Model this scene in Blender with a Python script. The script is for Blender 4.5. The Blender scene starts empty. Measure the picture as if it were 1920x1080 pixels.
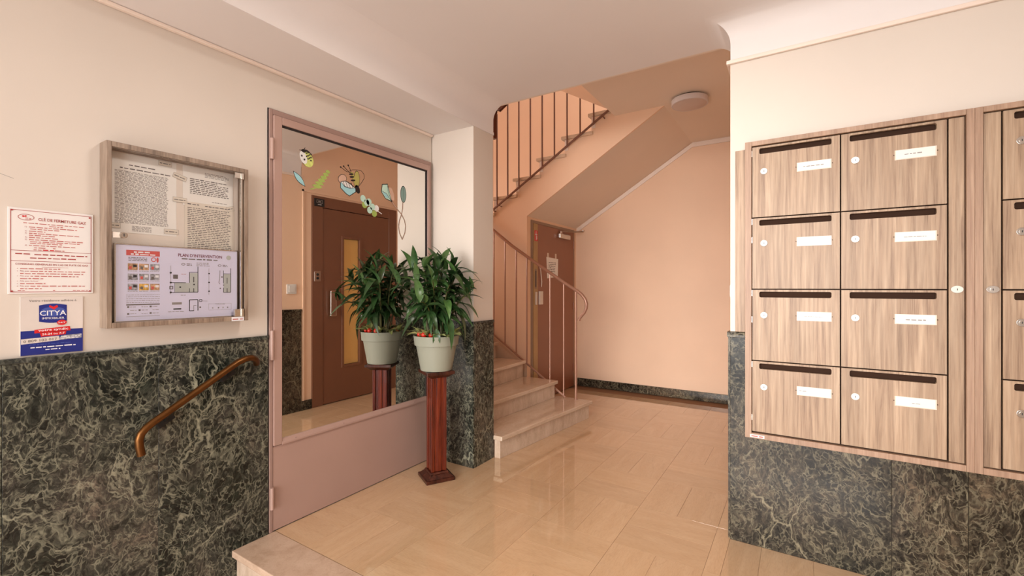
import bpy, bmesh, math, random
from mathutils import Vector, Matrix
random.seed(7)
scn = bpy.context.scene
C = scn.collection
R = math.radians

# ------------------------------------------------------------------ camera
cam = bpy.data.objects.new('camera', bpy.data.cameras.new('camera'))
C.objects.link(cam)
cam.location = (0, 0, 1.3)
cam.rotation_euler = (R(90), 0, R(32.43))
cam.data.sensor_width = 36
cam.data.lens = 848.4 / 1920 * 36
cam.data.shift_y = -2 / 1920
cam.data.clip_start = 0.05
scn.camera = cam
# ------------------------------------------------------------------ light
w = bpy.data.worlds.new('world'); scn.world = w; w.use_nodes = True
w.node_tree.nodes['Background'].inputs[0].default_value = (1.0, 0.96, 0.93, 1)
w.node_tree.nodes['Background'].inputs[1].default_value = 2.4

def area(name, loc, rot, sx, sy, energy, col, spread=180):
    l = bpy.data.lights.new(name, 'AREA'); l.shape = 'RECTANGLE'
    l.size = sx; l.size_y = sy; l.energy = energy; l.color = col; l.spread = R(spread)
    o = bpy.data.objects.new(name, l); C.objects.link(o)
    o.location = loc; o.rotation_euler = rot
    return o
# daylight coming through the glazed street door behind the camera
area('entrance_daylight', (-0.6, -15.0, 3.2), (R(86), 0, R(-3)), 11.0, 7.0, 2300, (1.0, 0.97, 0.945))
# daylight from the stairwell windows on the floors above
area('stairwell_daylight', (-3.2, 4.9, 5.4), (0, 0, 0), 2.6, 1.1, 9, (1.0, 0.97, 0.94))
# fill light added below the entrance ceiling, out of view
area('entrance_fill_light', (-0.8, 1.35, 2.63), (0, 0, 0), 0.4, 0.4, 13, (1.0, 0.93, 0.85))
# unseen fill light added at the stairwell end wall to brighten the stairs
area('half_landing_fill', (-5.15, 3.55, 2.25), (R(90), 0, R(-90)), 1.2, 1.2, 21, (1.0, 0.95, 0.9))
vs = scn.view_settings
vs.view_transform = 'Standard'; vs.look = 'None'; vs.gamma = 1; vs.use_curve_mapping = False
vs.exposure = 0.44

# ------------------------------------------------------------------ materials
def s2l(c):
    return tuple(((v / 255) / 12.92 if v / 255 <= .04045 else ((v / 255 + .055) / 1.055) ** 2.4) for v in c) + (1,)

class NT:
    def __init__(self, name):
        self.m = bpy.data.materials.new(name); self.m.use_nodes = True
        self.t = self.m.node_tree; self.b = self.t.nodes['Principled BSDF']
    def n(self, typ, **kw):
        nd = self.t.nodes.new(typ)
        for k, v in kw.items():
            if k.startswith('_'): setattr(nd, k[1:], v)
            else:
                key = int(k[1:]) if k[0] == 'i' and k[1:].isdigit() else k.replace('__', ' ')
                if isinstance(v, bpy.types.NodeSocket): self.t.links.new(v, nd.inputs[key])
                else: nd.inputs[key].default_value = v
        return nd
    def l(self, a, b): self.t.links.new(a, b)
    def ramp(self, fac, stops, interp='LINEAR'):
        r = self.t.nodes.new('ShaderNodeValToRGB'); r.color_ramp.interpolation = interp
        e = r.color_ramp.elements
        while len(e) < len(stops): e.new(0.5)
        for el, (p, c) in zip(e, stops): el.position = p; el.color = c if len(c) == 4 else tuple(c) + (1,)
        self.l(fac, r.inputs[0]); return r.outputs[0]
    def mix(self, fac, a, b, typ='MIX'):
        m = self.t.nodes.new('ShaderNodeMix'); m.data_type = 'RGBA'; m.blend_type = typ
        for s, v in ((m.inputs[0], fac), (m.inputs[6], a), (m.inputs[7], b)):
            if isinstance(v, bpy.types.NodeSocket): self.l(v, s)
            else: s.default_value = v
        return m.outputs[2]
    def math(self, op, a, b=0.0):
        m = self.t.nodes.new('ShaderNodeMath'); m.operation = op
        for s, v in ((m.inputs[0], a), (m.inputs[1], b)):
            if isinstance(v, bpy.types.NodeSocket): self.l(v, s)
            else: s.default_value = v
        return m.outputs[0]
    def coord(self, scale=(1, 1, 1), rnd=20.0):
        tc = self.n('ShaderNodeTexCoord'); oi = self.n('ShaderNodeObjectInfo')
        mp = self.n('ShaderNodeMapping'); self.l(tc.outputs['Object'], mp.inputs[0]); mp.inputs['Scale'].default_value = scale
        ad = self.n('ShaderNodeVectorMath', _operation='ADD'); self.l(mp.outputs[0], ad.inputs[0])
        k = self.math('MULTIPLY', oi.outputs['Random'], rnd)
        cb = self.n('ShaderNodeCombineXYZ'); self.l(k, cb.inputs[0]); self.l(k, cb.inputs[1]); self.l(k, cb.inputs[2])
        self.l(cb.outputs[0], ad.inputs[1])
        return ad.outputs[0], oi.outputs['Random']
    def bump(self, h, strength=.2, dist=.002):
        b = self.n('ShaderNodeBump'); b.inputs['Strength'].default_value = strength; b.inputs['Distance'].default_value = dist
        self.l(h, b.inputs['Height']); self.l(b.outputs[0], self.b.inputs['Normal'])

def plain(name, rgb, rough=.5, metal=0.0, var=.06, nscale=9.0, spec=.5, bump=0.0, emit=0):
    t = NT(name); co, rnd = t.coord()
    n = t.n('ShaderNodeTexNoise', Vector=co, Scale=nscale, Detail=4.0)
    c = s2l(rgb); lo = tuple(v * (1 - var) for v in c[:3]); hi = tuple(min(1, v * (1 + var)) for v in c[:3])
    col = t.ramp(n.outputs[0], [(.3, lo), (.7, hi)])
    t.l(col, t.b.inputs['Base Color'])
    t.b.inputs['Roughness'].default_value = rough; t.b.inputs['Metallic'].default_value = metal
    t.b.inputs['Specular IOR Level'].default_value = spec
    if bump:
        n2 = t.n('ShaderNodeTexNoise', Vector=co, Scale=220.0, Detail=2.0); t.bump(n2.outputs[0], bump, .001)
    if emit:
        t.l(col, t.b.inputs['Emission Color']); t.b.inputs['Emission Strength'].default_value = emit
    return t.m

def marble_mat(name, dark, mid, light, vein, amount=.5, rough=.17, stretch=(1, 1, .72), hot=1.0):
    t = NT(name); co, rnd = t.coord(stretch, 23.0)
    def warp(src, scale, amp, detail=5.0):
        wn = t.n('ShaderNodeTexNoise', Vector=src, Scale=scale, Detail=detail, Roughness=.6)
        sub = t.n('ShaderNodeVectorMath', _operation='SUBTRACT'); t.l(wn.outputs['Color'], sub.inputs[0]); sub.inputs[1].default_value = (.5, .5, .5)
        sc = t.n('ShaderNodeVectorMath', _operation='SCALE'); t.l(sub.outputs[0], sc.inputs[0]); sc.inputs['Scale'].default_value = amp
        ad = t.n('ShaderNodeVectorMath', _operation='ADD'); t.l(src, ad.inputs[0]); t.l(sc.outputs[0], ad.inputs[1]); return ad.outputs[0]
    w1 = warp(co, 2.6, .26); w2 = warp(w1, 16.0, .055, 5.0)
    base = t.n('ShaderNodeTexNoise', Vector=w1, Scale=3.4, Detail=10.0, Roughness=.70)
    col = t.ramp(base.outputs[0], [(.34, dark), (.50, mid), (.66, light)])
    fine = t.n('ShaderNodeTexNoise', Vector=w2, Scale=46.0, Detail=6.0, Roughness=.72)
    col = t.mix(.9, col, t.ramp(fine.outputs[0], [(.36, (.22, .23, .22)), (.50, (.9, .9, .88)), (.64, (2.7, 2.6, 2.3))]), 'MULTIPLY')
    big = t.n('ShaderNodeTexNoise', Vector=co, Scale=1.7, Detail=3.0)
    col = t.mix(1.0, col, t.ramp(big.outputs[0], [(.32, (.45, .52, .48)), (.5, (.95, .95, .95)), (.68, (1.6, 1.5, 1.4))]), 'MULTIPLY')
    # dark clasts
    sp = t.n('ShaderNodeTexVoronoi', Vector=w2, Scale=17.0)
    dk = t.ramp(sp.outputs['Distance'], [(.16, (1, 1, 1)), (.26, (0, 0, 0))])
    col = t.mix(t.math('MULTIPLY', dk, .62), col, tuple(v * .5 for v in dark[:3]) + (1,))
    # broken veins: edges of warped cells at four sizes, thinned by patchy masks
    for s_, wd, k, off in ((3.0, .016, .9, .48), (7.0, .022, .75, .50), (19.0, .05, .55, .47), (48.0, .12, .5, .42)):
        v = t.n('ShaderNodeTexVoronoi', Vector=w2, Scale=s_, _feature='DISTANCE_TO_EDGE')
        line = t.ramp(v.outputs['Distance'], [(0, (1, 1, 1)), (wd * .35, (.8, .8, .8)), (wd, (0, 0, 0))])
        m2 = t.n('ShaderNodeTexNoise', Vector=w1, Scale=s_ * .75, Detail=5.0)
        patch = t.ramp(m2.outputs[0], [(off, (0, 0, 0)), (off + .14, (1, 1, 1))])
        f = t.math('MULTIPLY', t.math('MULTIPLY', line, patch), k * amount * 1.7)
        col = t.mix(t.math('MINIMUM', f, .95), col, vein)
    n3 = t.n('ShaderNodeTexNoise', Vector=w2, Scale=5.5, Detail=8.0, Roughness=.66)
    blot = t.ramp(n3.outputs[0], [(.63, (0, 0, 0)), (.70, (1, 1, 1))])
    col = t.mix(t.math('MULTIPLY', blot, .7 * amount * hot), col, vein)
    t.l(col, t.b.inputs['Base Color'])
    t.l(t.ramp(fine.outputs[0], [(.3, (rough * .8,) * 3), (.7, (rough * 1.6,) * 3)]), t.b.inputs['Roughness'])
    t.b.inputs['Specular IOR Level'].default_value = .32
    return t.m

def wood_mat(name, a, b, c, grain=1.0, rough=.45, scale=(16, 16, 1.1), axis_bands=7.0):
    t = NT(name); co, rnd = t.coord(scale, 31.0)
    wn = t.n('ShaderNodeTexNoise', Vector=co, Scale=.55, Detail=3.0, Distortion=.6)
    ad = t.n('ShaderNodeVectorMath', _operation='ADD'); t.l(co, ad.inputs[0]); t.l(wn.outputs['Color'], ad.inputs[1])
    n1 = t.n('ShaderNodeTexNoise', Vector=ad.outputs[0], Scale=1.7, Detail=8.0, Roughness=.68)
    col = t.ramp(n1.outputs[0], [(.33, a), (.47, b), (.64, c)])
    n2 = t.n('ShaderNodeTexNoise', Vector=co, Scale=axis_bands, Detail=3.0, Roughness=.6)
    col = t.mix(.55 * grain, col, t.ramp(n2.outputs[0], [(.36, (.62, .58, .55)), (.55, (1, 1, 1)), (.72, (1.2, 1.19, 1.17))]), 'MULTIPLY')
    n0 = t.n('ShaderNodeTexNoise', Vector=co, Scale=.38, Detail=2.0)
    col = t.mix(.8, col, t.ramp(n0.outputs[0], [(.3, (.80, .78, .75)), (.7, (1.12, 1.12, 1.12))]), 'MULTIPLY')
    t.l(col, t.b.inputs['Base Color']); t.b.inputs['Roughness'].default_value = rough
    t.bump(n2.outputs[0], .08, .001)
    return t.m

def stone_mat(name, a, b, c, rough=.14, scale=(1.6, 9, 9), tone=.16, spec=.5, vein=.32, coat=0):
    t = NT(name); co, rnd = t.coord(scale, 41.0)
    wn = t.n('ShaderNodeTexNoise', Vector=co, Scale=.9, Detail=4.0)
    ad = t.n('ShaderNodeVectorMath', _operation='ADD'); t.l(co, ad.inputs[0]); t.l(wn.outputs['Color'], ad.inputs[1])
    n1 = t.n('ShaderNodeTexNoise', Vector=ad.outputs[0], Scale=1.6, Detail=7.0, Roughness=.62)
    col = t.ramp(n1.outputs[0], [(.28, a), (.5, b), (.72, c)])
    n2 = t.n('ShaderNodeTexNoise', Vector=ad.outputs[0], Scale=1.3, Detail=3.0)
    ln = t.math('ABSOLUTE', t.math('SUBTRACT', n2.outputs[0], .5))
    col = t.mix(vein, col, t.ramp(ln, [(0, (.66, .60, .52)), (.018, (1, 1, 1))]), 'MULTIPLY')
    n4 = t.n('ShaderNodeTexNoise', Vector=co, Scale=26.0, Detail=2.0)
    col = t.mix(.35, col, t.ramp(n4.outputs[0], [(.3, (.8, .78, .75)), (.55, (1, 1, 1))]), 'MULTIPLY')
    k = t.math('ADD', t.math('MULTIPLY', rnd, tone), 1 - tone * .5)
    cb = t.n('ShaderNodeCombineXYZ'); t.l(k, cb.inputs[0]); t.l(k, cb.inputs[1]); t.l(k, cb.inputs[2])
    col = t.mix(1.0, col, cb.outputs[0], 'MULTIPLY')
    t.l(col, t.b.inputs['Base Color'])
    t.b.inputs['Specular IOR Level'].default_value = spec
    t.l(t.ramp(n1.outputs[0], [(.3, (rough * .7,) * 3), (.7, (rough * 1.35,) * 3)]), t.b.inputs['Roughness'])
    if coat: t.b.inputs['Coat Weight'].default_value = coat; t.b.inputs['Coat Roughness'].default_value = .03
    return t.m

M = {}
M['paint_hall'] = plain('cream_wall_paint', (217, 205, 193), .55, var=.025, nscale=1.6, bump=.05)
M['paint_stair'] = plain('peach_wall_paint', (238, 202, 172), .55, var=.03, nscale=1.8, bump=.05)
M['ceiling'] = plain('white_ceiling_paint', (232, 225, 222), .7, var=.02, nscale=1.2, bump=.04)
M['soffit'] = plain('pale_pink_soffit_paint', (236, 218, 200), .7, var=.025, nscale=1.5, bump=.05)
M['trim'] = plain('cream_trim_paint', (238, 220, 206), .5, var=.03)
M['green_marble'] = marble_mat('dark_green_marble', (.011, .015, .012, 1), (.036, .037, .031, 1), (.064, .056, .048, 1), (.40, .39, .28, 1), .46)
M['brown_marble'] = marble_mat('dark_brown_green_marble', (.014, .012, .009, 1), (.036, .029, .021, 1), (.060, .046, .033, 1), (.30, .26, .17, 1), .46)
M['marble_cap'] = marble_mat('dark_marble_cap', (.012, .015, .013, 1), (.035, .038, .034, 1), (.06, .06, .055, 1), (.25, .25, .2, 1), .35)
M['tile'] = stone_mat('polished_beige_marble', (.63, .41, .232), (.66, .44, .26), (.70, .478, .292), .045, tone=.09, vein=.16, spec=.6, coat=.7)
M['joint'] = plain('brown_tile_joint', (134, 98, 68), .8)
M['step'] = stone_mat('polished_travertine_step', (.58, .42, .30), (.66, .50, .37), (.72, .57, .44), .07, scale=(5, 1.6, 5), tone=.06, vein=.15, coat=.5)
M['riser'] = stone_mat('travertine_riser', (.52, .38, .275), (.64, .49, .37), (.72, .57, .45), .2, scale=(8, 8, 4.0), tone=.06, vein=.2)
M['speckled'] = stone_mat('speckled_nosing_stone', (.52, .36, .25), (.62, .44, .32), (.68, .50, .375), .2, scale=(7, 7, 7), tone=.05, vein=.2)
M['oak'] = wood_mat('pale_oak_laminate', s2l((132, 104, 82)), s2l((166, 138, 112)), s2l((184, 158, 132)), .8, scale=(34, 34, 1.15), axis_bands=3.2)
M['oak_frame'] = wood_mat('pinkish_fine_grain_laminate', s2l((150, 118, 97)), s2l((166, 134, 111)), s2l((176, 146, 123)), .5, scale=(60, 60, 1.6))
M['board_frame'] = wood_mat('grey_brown_laminate', s2l((112, 94, 80)), s2l((142, 122, 106)), s2l((164, 144, 126)), .8, scale=(26, 26, 1.8))
M['dark_gap'] = plain('dark_cabinet_interior', (58, 40, 30), .8, spec=.15)
M['slot_flap'] = plain('brown_slot_flap', (60, 40, 29), .8, spec=.15)
M['chrome'] = plain('brushed_chrome', (215, 208, 200), .22, 1.0, .04)
M['steel_white'] = plain('pale_lock_face', (214, 208, 198), .3, .15, .02)
M['white'] = plain('white_plastic_label', (224, 220, 214), .4, 0, .015)
M['clear_edge'] = plain('clear_plastic_holder', (226, 208, 190), .2, 0, .02)
M['mauve'] = plain('mauve_brown_door_paint', (178, 146, 134), .36, 0, .03, 3.0, bump=.03)
M['mauve_dark'] = plain('mauve_brown_door_shade_paint', (160, 130, 120), .4, 0, .03)
M['black_gap'] = plain('dark_shadow_gap', (38, 26, 24), .8)
M['lift'] = plain('brown_lift_door_paint', (122, 80, 58), .38, 0, .04, 3.0)
M['lift_light'] = plain('lit_lift_cabin_glass', (206, 158, 92), .25, 0, .05, 2.0, emit=.10)
M['closet'] = plain('brown_cupboard_door_paint', (150, 98, 72), .4, 0, .05, 3.0)
M['closet_frame'] = plain('taupe_door_frame_paint', (150, 122, 100), .45, 0, .04)
M['olive'] = plain('olive_metal_edge', (176, 144, 98), .4, .3, .06)
M['railing'] = plain('mauve_metal_railing_paint', (166, 124, 104), .3, .25, .05)
M['railing_dark'] = plain('brown_metal_baluster_paint', (122, 84, 68), .4, .1, .05)
M['dark_wood'] = wood_mat('dark_mahogany_handrail', s2l((44, 18, 8)), s2l((74, 30, 14)), s2l((98, 44, 22)), .6, .25)
M['mahogany'] = wood_mat('red_mahogany', s2l((60, 17, 7)), s2l((96, 30, 13)), s2l((124, 48, 22)), .6, .22, scale=(22, 22, 1.4))
M['mahogany_dark'] = wood_mat('dark_red_mahogany', s2l((40, 16, 10)), s2l((62, 27, 17)), s2l((84, 40, 26)), .6, .25)
M['brass'] = plain('aged_brass', (104, 66, 30), .33, .8, .15, 14)
M['iron'] = plain('black_iron_bracket', (18, 16, 16), .6)
M['pot'] = plain('sage_grey_plastic_pot', (146, 147, 131), .5, 0, .03, 5.0)
M['soil'] = plain('dark_potting_soil', (52, 36, 24), .9, 0, .4, 60)
M['stem'] = plain('green_brown_stem', (86, 82, 42), .55, 0, .2, 30)
M['red'] = plain('glossy_red_ornament', (206, 42, 24), .3, 0, .1)
M['lamp_white'] = plain('white_lamp_plastic', (214, 202, 198), .4, 0, .02)
M['lamp_diff'] = plain('frosted_lamp_diffuser', (206, 184, 172), .5, 0, .02)
M['paper'] = plain('white_paper', (240, 236, 230), .7, 0, .015)
M['paper_warm'] = plain('yellowed_paper', (228, 218, 204), .7, 0, .02)
M['paper_violet'] = plain('pale_violet_print_sheet', (218, 216, 238), .4, 0, .012)
M['backing'] = plain('pale_board_backing', (230, 218, 206), .6, 0, .02)
M['ink'] = plain('grey_print_ink', (112, 104, 100), .7)
M['ink_dark'] = plain('dark_print_ink', (52, 48, 50), .7)
M['ink_soft'] = plain('faint_grey_print_ink', (150, 142, 138), .7)
M['ink_red'] = plain('brick_red_print_ink', (164, 60, 58), .6)
M['ink_red_soft'] = plain('soft_red_print_ink', (190, 112, 106), .6)
M['ink_plum'] = plain('plum_print_ink', (120, 44, 66), .6)
M['p_red'] = plain('bright_red_print', (206, 34, 38), .4)
M['p_rose'] = plain('faded_red_print', (206, 92, 86), .5)
M['p_blue'] = plain('dark_blue_print', (30, 42, 124), .4)
M['p_blue2'] = plain('mid_blue_print', (66, 84, 158), .4)
M['p_cream'] = plain('cream_sign_plastic', (218, 206, 198), .35)
M['p_white'] = plain('white_print', (238, 236, 240), .4)
M['p_grey'] = plain('grey_green_print', (184, 188, 184), .5)
M['p_tan'] = plain('tan_photo_print', (196, 156, 120), .5, 0, .5, 120)
M['p_greyp'] = plain('grey_photo_print', (162, 160, 166), .5, 0, .5, 120)
M['p_yellow'] = plain('yellow_photo_print', (216, 172, 88), .5, 0, .4, 120)
M['sign_white'] = plain('white_enamel_sign', (232, 226, 222), .3, 0, .01)
M['d_aqua'] = plain('aqua_window_sticker', (158, 206, 212), .35)
M['d_green'] = plain('leaf_green_window_sticker', (158, 178, 92), .35)
M['d_lime'] = plain('lime_window_sticker', (204, 212, 120), .35, 0, .15, 80)
M['d_black'] = plain('black_window_sticker', (34, 26, 26), .4)
M['d_white'] = plain('white_window_sticker', (228, 226, 222), .35)
M['d_pink'] = plain('blush_window_sticker', (206, 168, 146), .35)
M['d_teal'] = plain('grey_teal_window_sticker', (128, 158, 150), .35)
M['d_yellow'] = plain('olive_yellow_window_sticker', (176, 166, 92), .35)
M['d_mint'] = plain('mint_window_sticker', (188, 220, 204), .35)

def leaf_mat(name, a, b, rib, rough=.32):
    t = NT(name); co, rnd = t.coord((1, 1, 1), 9.0)
    n = t.n('ShaderNodeTexNoise', Vector=co, Scale=30.0, Detail=3.0)
    col = t.ramp(n.outputs[0], [(.3, a), (.7, b)])
    k = t.math('ADD', t.math('MULTIPLY', rnd, .8), .6)
    cb = t.n('ShaderNodeCombineXYZ'); t.l(k, cb.inputs[0]); t.l(k, cb.inputs[1]); t.l(k, cb.inputs[2])
    col = t.mix(1.0, col, cb.outputs[0], 'MULTIPLY')
    tc = t.n('ShaderNodeTexCoord'); sp = t.n('ShaderNodeSeparateXYZ'); t.l(tc.outputs['Object'], sp.inputs[0])
    rb = t.ramp(t.math('ABSOLUTE', sp.outputs[1]), [(0, (1, 1, 1)), (.0022, (0, 0, 0))])
    col = t.mix(t.math('MULTIPLY', rb, .5), col, rib)
    t.l(col, t.b.inputs['Base Color']); t.b.inputs['Roughness'].default_value = rough
    return t.m
M['leaf'] = leaf_mat('dark_green_leaf', (.014, .042, .011, 1), (.038, .090, .026, 1), (.06, .12, .04, 1))
M['leaf_b'] = leaf_mat('mid_green_leaf', (.035, .085, .018, 1), (.075, .145, .042, 1), (.10, .17, .06, 1))
M['leaf_v'] = leaf_mat('yellow_green_variegated_leaf', (.30, .34, .10, 1), (.55, .56, .25, 1), (.12, .25, .05, 1))

def mirror_mat():
    t = NT('silvered_mirror'); co, r = t.coord()
    n = t.n('ShaderNodeTexNoise', Vector=co, Scale=2.0)
    t.l(t.ramp(n.outputs[0], [(0, (.80, .79, .765)), (1, (.84, .825, .80))]), t.b.inputs['Base Color'])
    t.b.inputs['Metallic'].default_value = 1; t.b.inputs['Roughness'].default_value = .012
    return t.m
M['mirror'] = mirror_mat()
def glass_mat():
    m = bpy.data.materials.new('clear_glass_pane'); m.use_nodes = True; t = m.node_tree; t.nodes.clear()
    o = t.nodes.new('ShaderNodeOutputMaterial'); mx = t.nodes.new('ShaderNodeMixShader'); tr = t.nodes.new('ShaderNodeBsdfTransparent')
    gl = t.nodes.new('ShaderNodeBsdfGlossy'); lw = t.nodes.new('ShaderNodeFresnel'); lw.inputs[0].default_value = 1.09
    tr.inputs[0].default_value = (.99, .99, .99, 1); gl.inputs['Roughness'].default_value = .02
    t.links.new(lw.outputs[0], mx.inputs[0]); t.links.new(tr.outputs[0], mx.inputs[1]); t.links.new(gl.outputs[0], mx.inputs[2]); t.links.new(mx.outputs[0], o.inputs[0])
    return m
M['glass'] = glass_mat()

# ------------------------------------------------------------------ mesh helpers
class B:
    def __init__(self): self.v = []; self.f = []
    def add(self, vs, fs):
        o = len(self.v); self.v += [tuple(p) for p in vs]; self.f += [tuple(i + o for i in f) for f in fs]; return self
    def box(self, x0, x1, y0, y1, z0, z1):
        return self.add([(x0, y0, z0), (x1, y0, z0), (x1, y1, z0), (x0, y1, z0), (x0, y0, z1), (x1, y0, z1), (x1, y1, z1), (x0, y1, z1)],
                        [(0, 3, 2, 1), (4, 5, 6, 7), (0, 1, 5, 4), (1, 2, 6, 5), (2, 3, 7, 6), (3, 0, 4, 7)])
    def hexa(self, bot, top):
        return self.add(list(bot) + list(top), [(0, 3, 2, 1), (4, 5, 6, 7), (0, 1, 5, 4), (1, 2, 6, 5), (2, 3, 7, 6), (3, 0, 4, 7)])
    def prism(self, poly, f0, f1):
        n = len(poly); vs = [f0(p) for p in poly] + [f1(p) for p in poly]
        return self.add(vs, [tuple(range(n - 1, -1, -1)), tuple(range(n, 2 * n))] + [(i, (i + 1) % n, n + (i + 1) % n, n + i) for i in range(n)])
    def tube(self, path, r, n=10, caps=True, ry=None, up=(0, 0, 1)):
        path = [Vector(p) for p in path]; rings = []; s = None
        for i, p in enumerate(path):
            a = path[max(i - 1, 0)]; b = path[min(i + 1, len(path) - 1)]
            d = (b - a).normalized()
            if s is None:
                u = Vector(up)
                if abs(d.dot(u)) > .97: u = Vector((1, 0, 0)) if abs(d.x) < .9 else Vector((0, 1, 0))
                s = d.cross(u).normalized()
            else:
                s = (s - d * s.dot(d)).normalized()
            t = s.cross(d).normalized()
            rr = r[i] if isinstance(r, (list, tuple)) else r; r2 = rr if ry is None else ry
            rings.append([p + s * math.cos(2 * math.pi * k / n) * rr + t * math.sin(2 * math.pi * k / n) * r2 for k in range(n)])
        vs = [q for g in rings for q in g]; fs = []
        for i in range(len(rings) - 1):
            for k in range(n): fs.append((i * n + k, i * n + (k + 1) % n, (i + 1) * n + (k + 1) % n, (i + 1) * n + k))
        if caps: fs += [tuple(range(n - 1, -1, -1)), tuple((len(rings) - 1) * n + k for k in range(n))]
        return self.add(vs, fs)
    def lathe(self, prof, cx, cy, n=32):
        vs = []; fs = []
        for (r, z) in prof:
            for k in range(n): vs.append((cx + r * math.cos(2 * math.pi * k / n), cy + r * math.sin(2 * math.pi * k / n), z))
        for i in range(len(prof) - 1):
            for k in range(n): fs.append((i * n + k, i * n + (k + 1) % n, (i + 1) * n + (k + 1) % n, (i + 1) * n + k))
        if prof[0][0] > 1e-6: fs.append(tuple(range(n - 1, -1, -1)))
        if prof[-1][0] > 1e-6: fs.append(tuple((len(prof) - 1) * n + k for k in range(n)))
        return self.add(vs, fs)
    def disc(self, c, nrm, r, t, n=20, ry=None):
        c = Vector(c); d = Vector(nrm).normalized()
        return self.tube([c, c + d * t], r, n, True, ry)
    def build(self, name, mat, parent=None, bevel=0, smooth=False, seg=2):
        off = parent_off(parent)
        me = bpy.data.meshes.new(name)
        me.from_pydata([(x - off[0], y - off[1], z - off[2]) for x, y, z in self.v], [], self.f)
        me.materials.append(M[mat]); me.update()
        if smooth:
            me.polygons.foreach_set('use_smooth', [True] * len(me.polygons))
            try: me.set_sharp_from_angle(angle=R(40))
            except Exception: pass
        o = bpy.data.objects.new(name, me); C.objects.link(o)
        if parent is not None: o.parent = parent
        if bevel:
            b = o.modifiers.new('bevel', 'BEVEL'); b.width = bevel; b.segments = seg; b.limit_method = 'ANGLE'; b.angle_limit = R(40)
        return o

OFF = {}
def parent_off(p):
    o = [0, 0, 0]
    while p is not None:
        o = [a + b for a, b in zip(o, p.location)]; p = p.parent
    return o
def thing(name, loc, label, cat, group=None, kind=None):
    o = bpy.data.objects.new(name, None); C.objects.link(o); o.location = loc; o.empty_display_size = .05
    tag(o, label, cat, group, kind); return o
def tag(o, label=None, cat=None, group=None, kind=None):
    if label: o['label'] = label
    if cat: o['category'] = cat
    if group: o['group'] = group
    if kind: o['kind'] = kind
    return o
def struct(o, label): return tag(o, label, None, None, 'structure')

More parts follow.
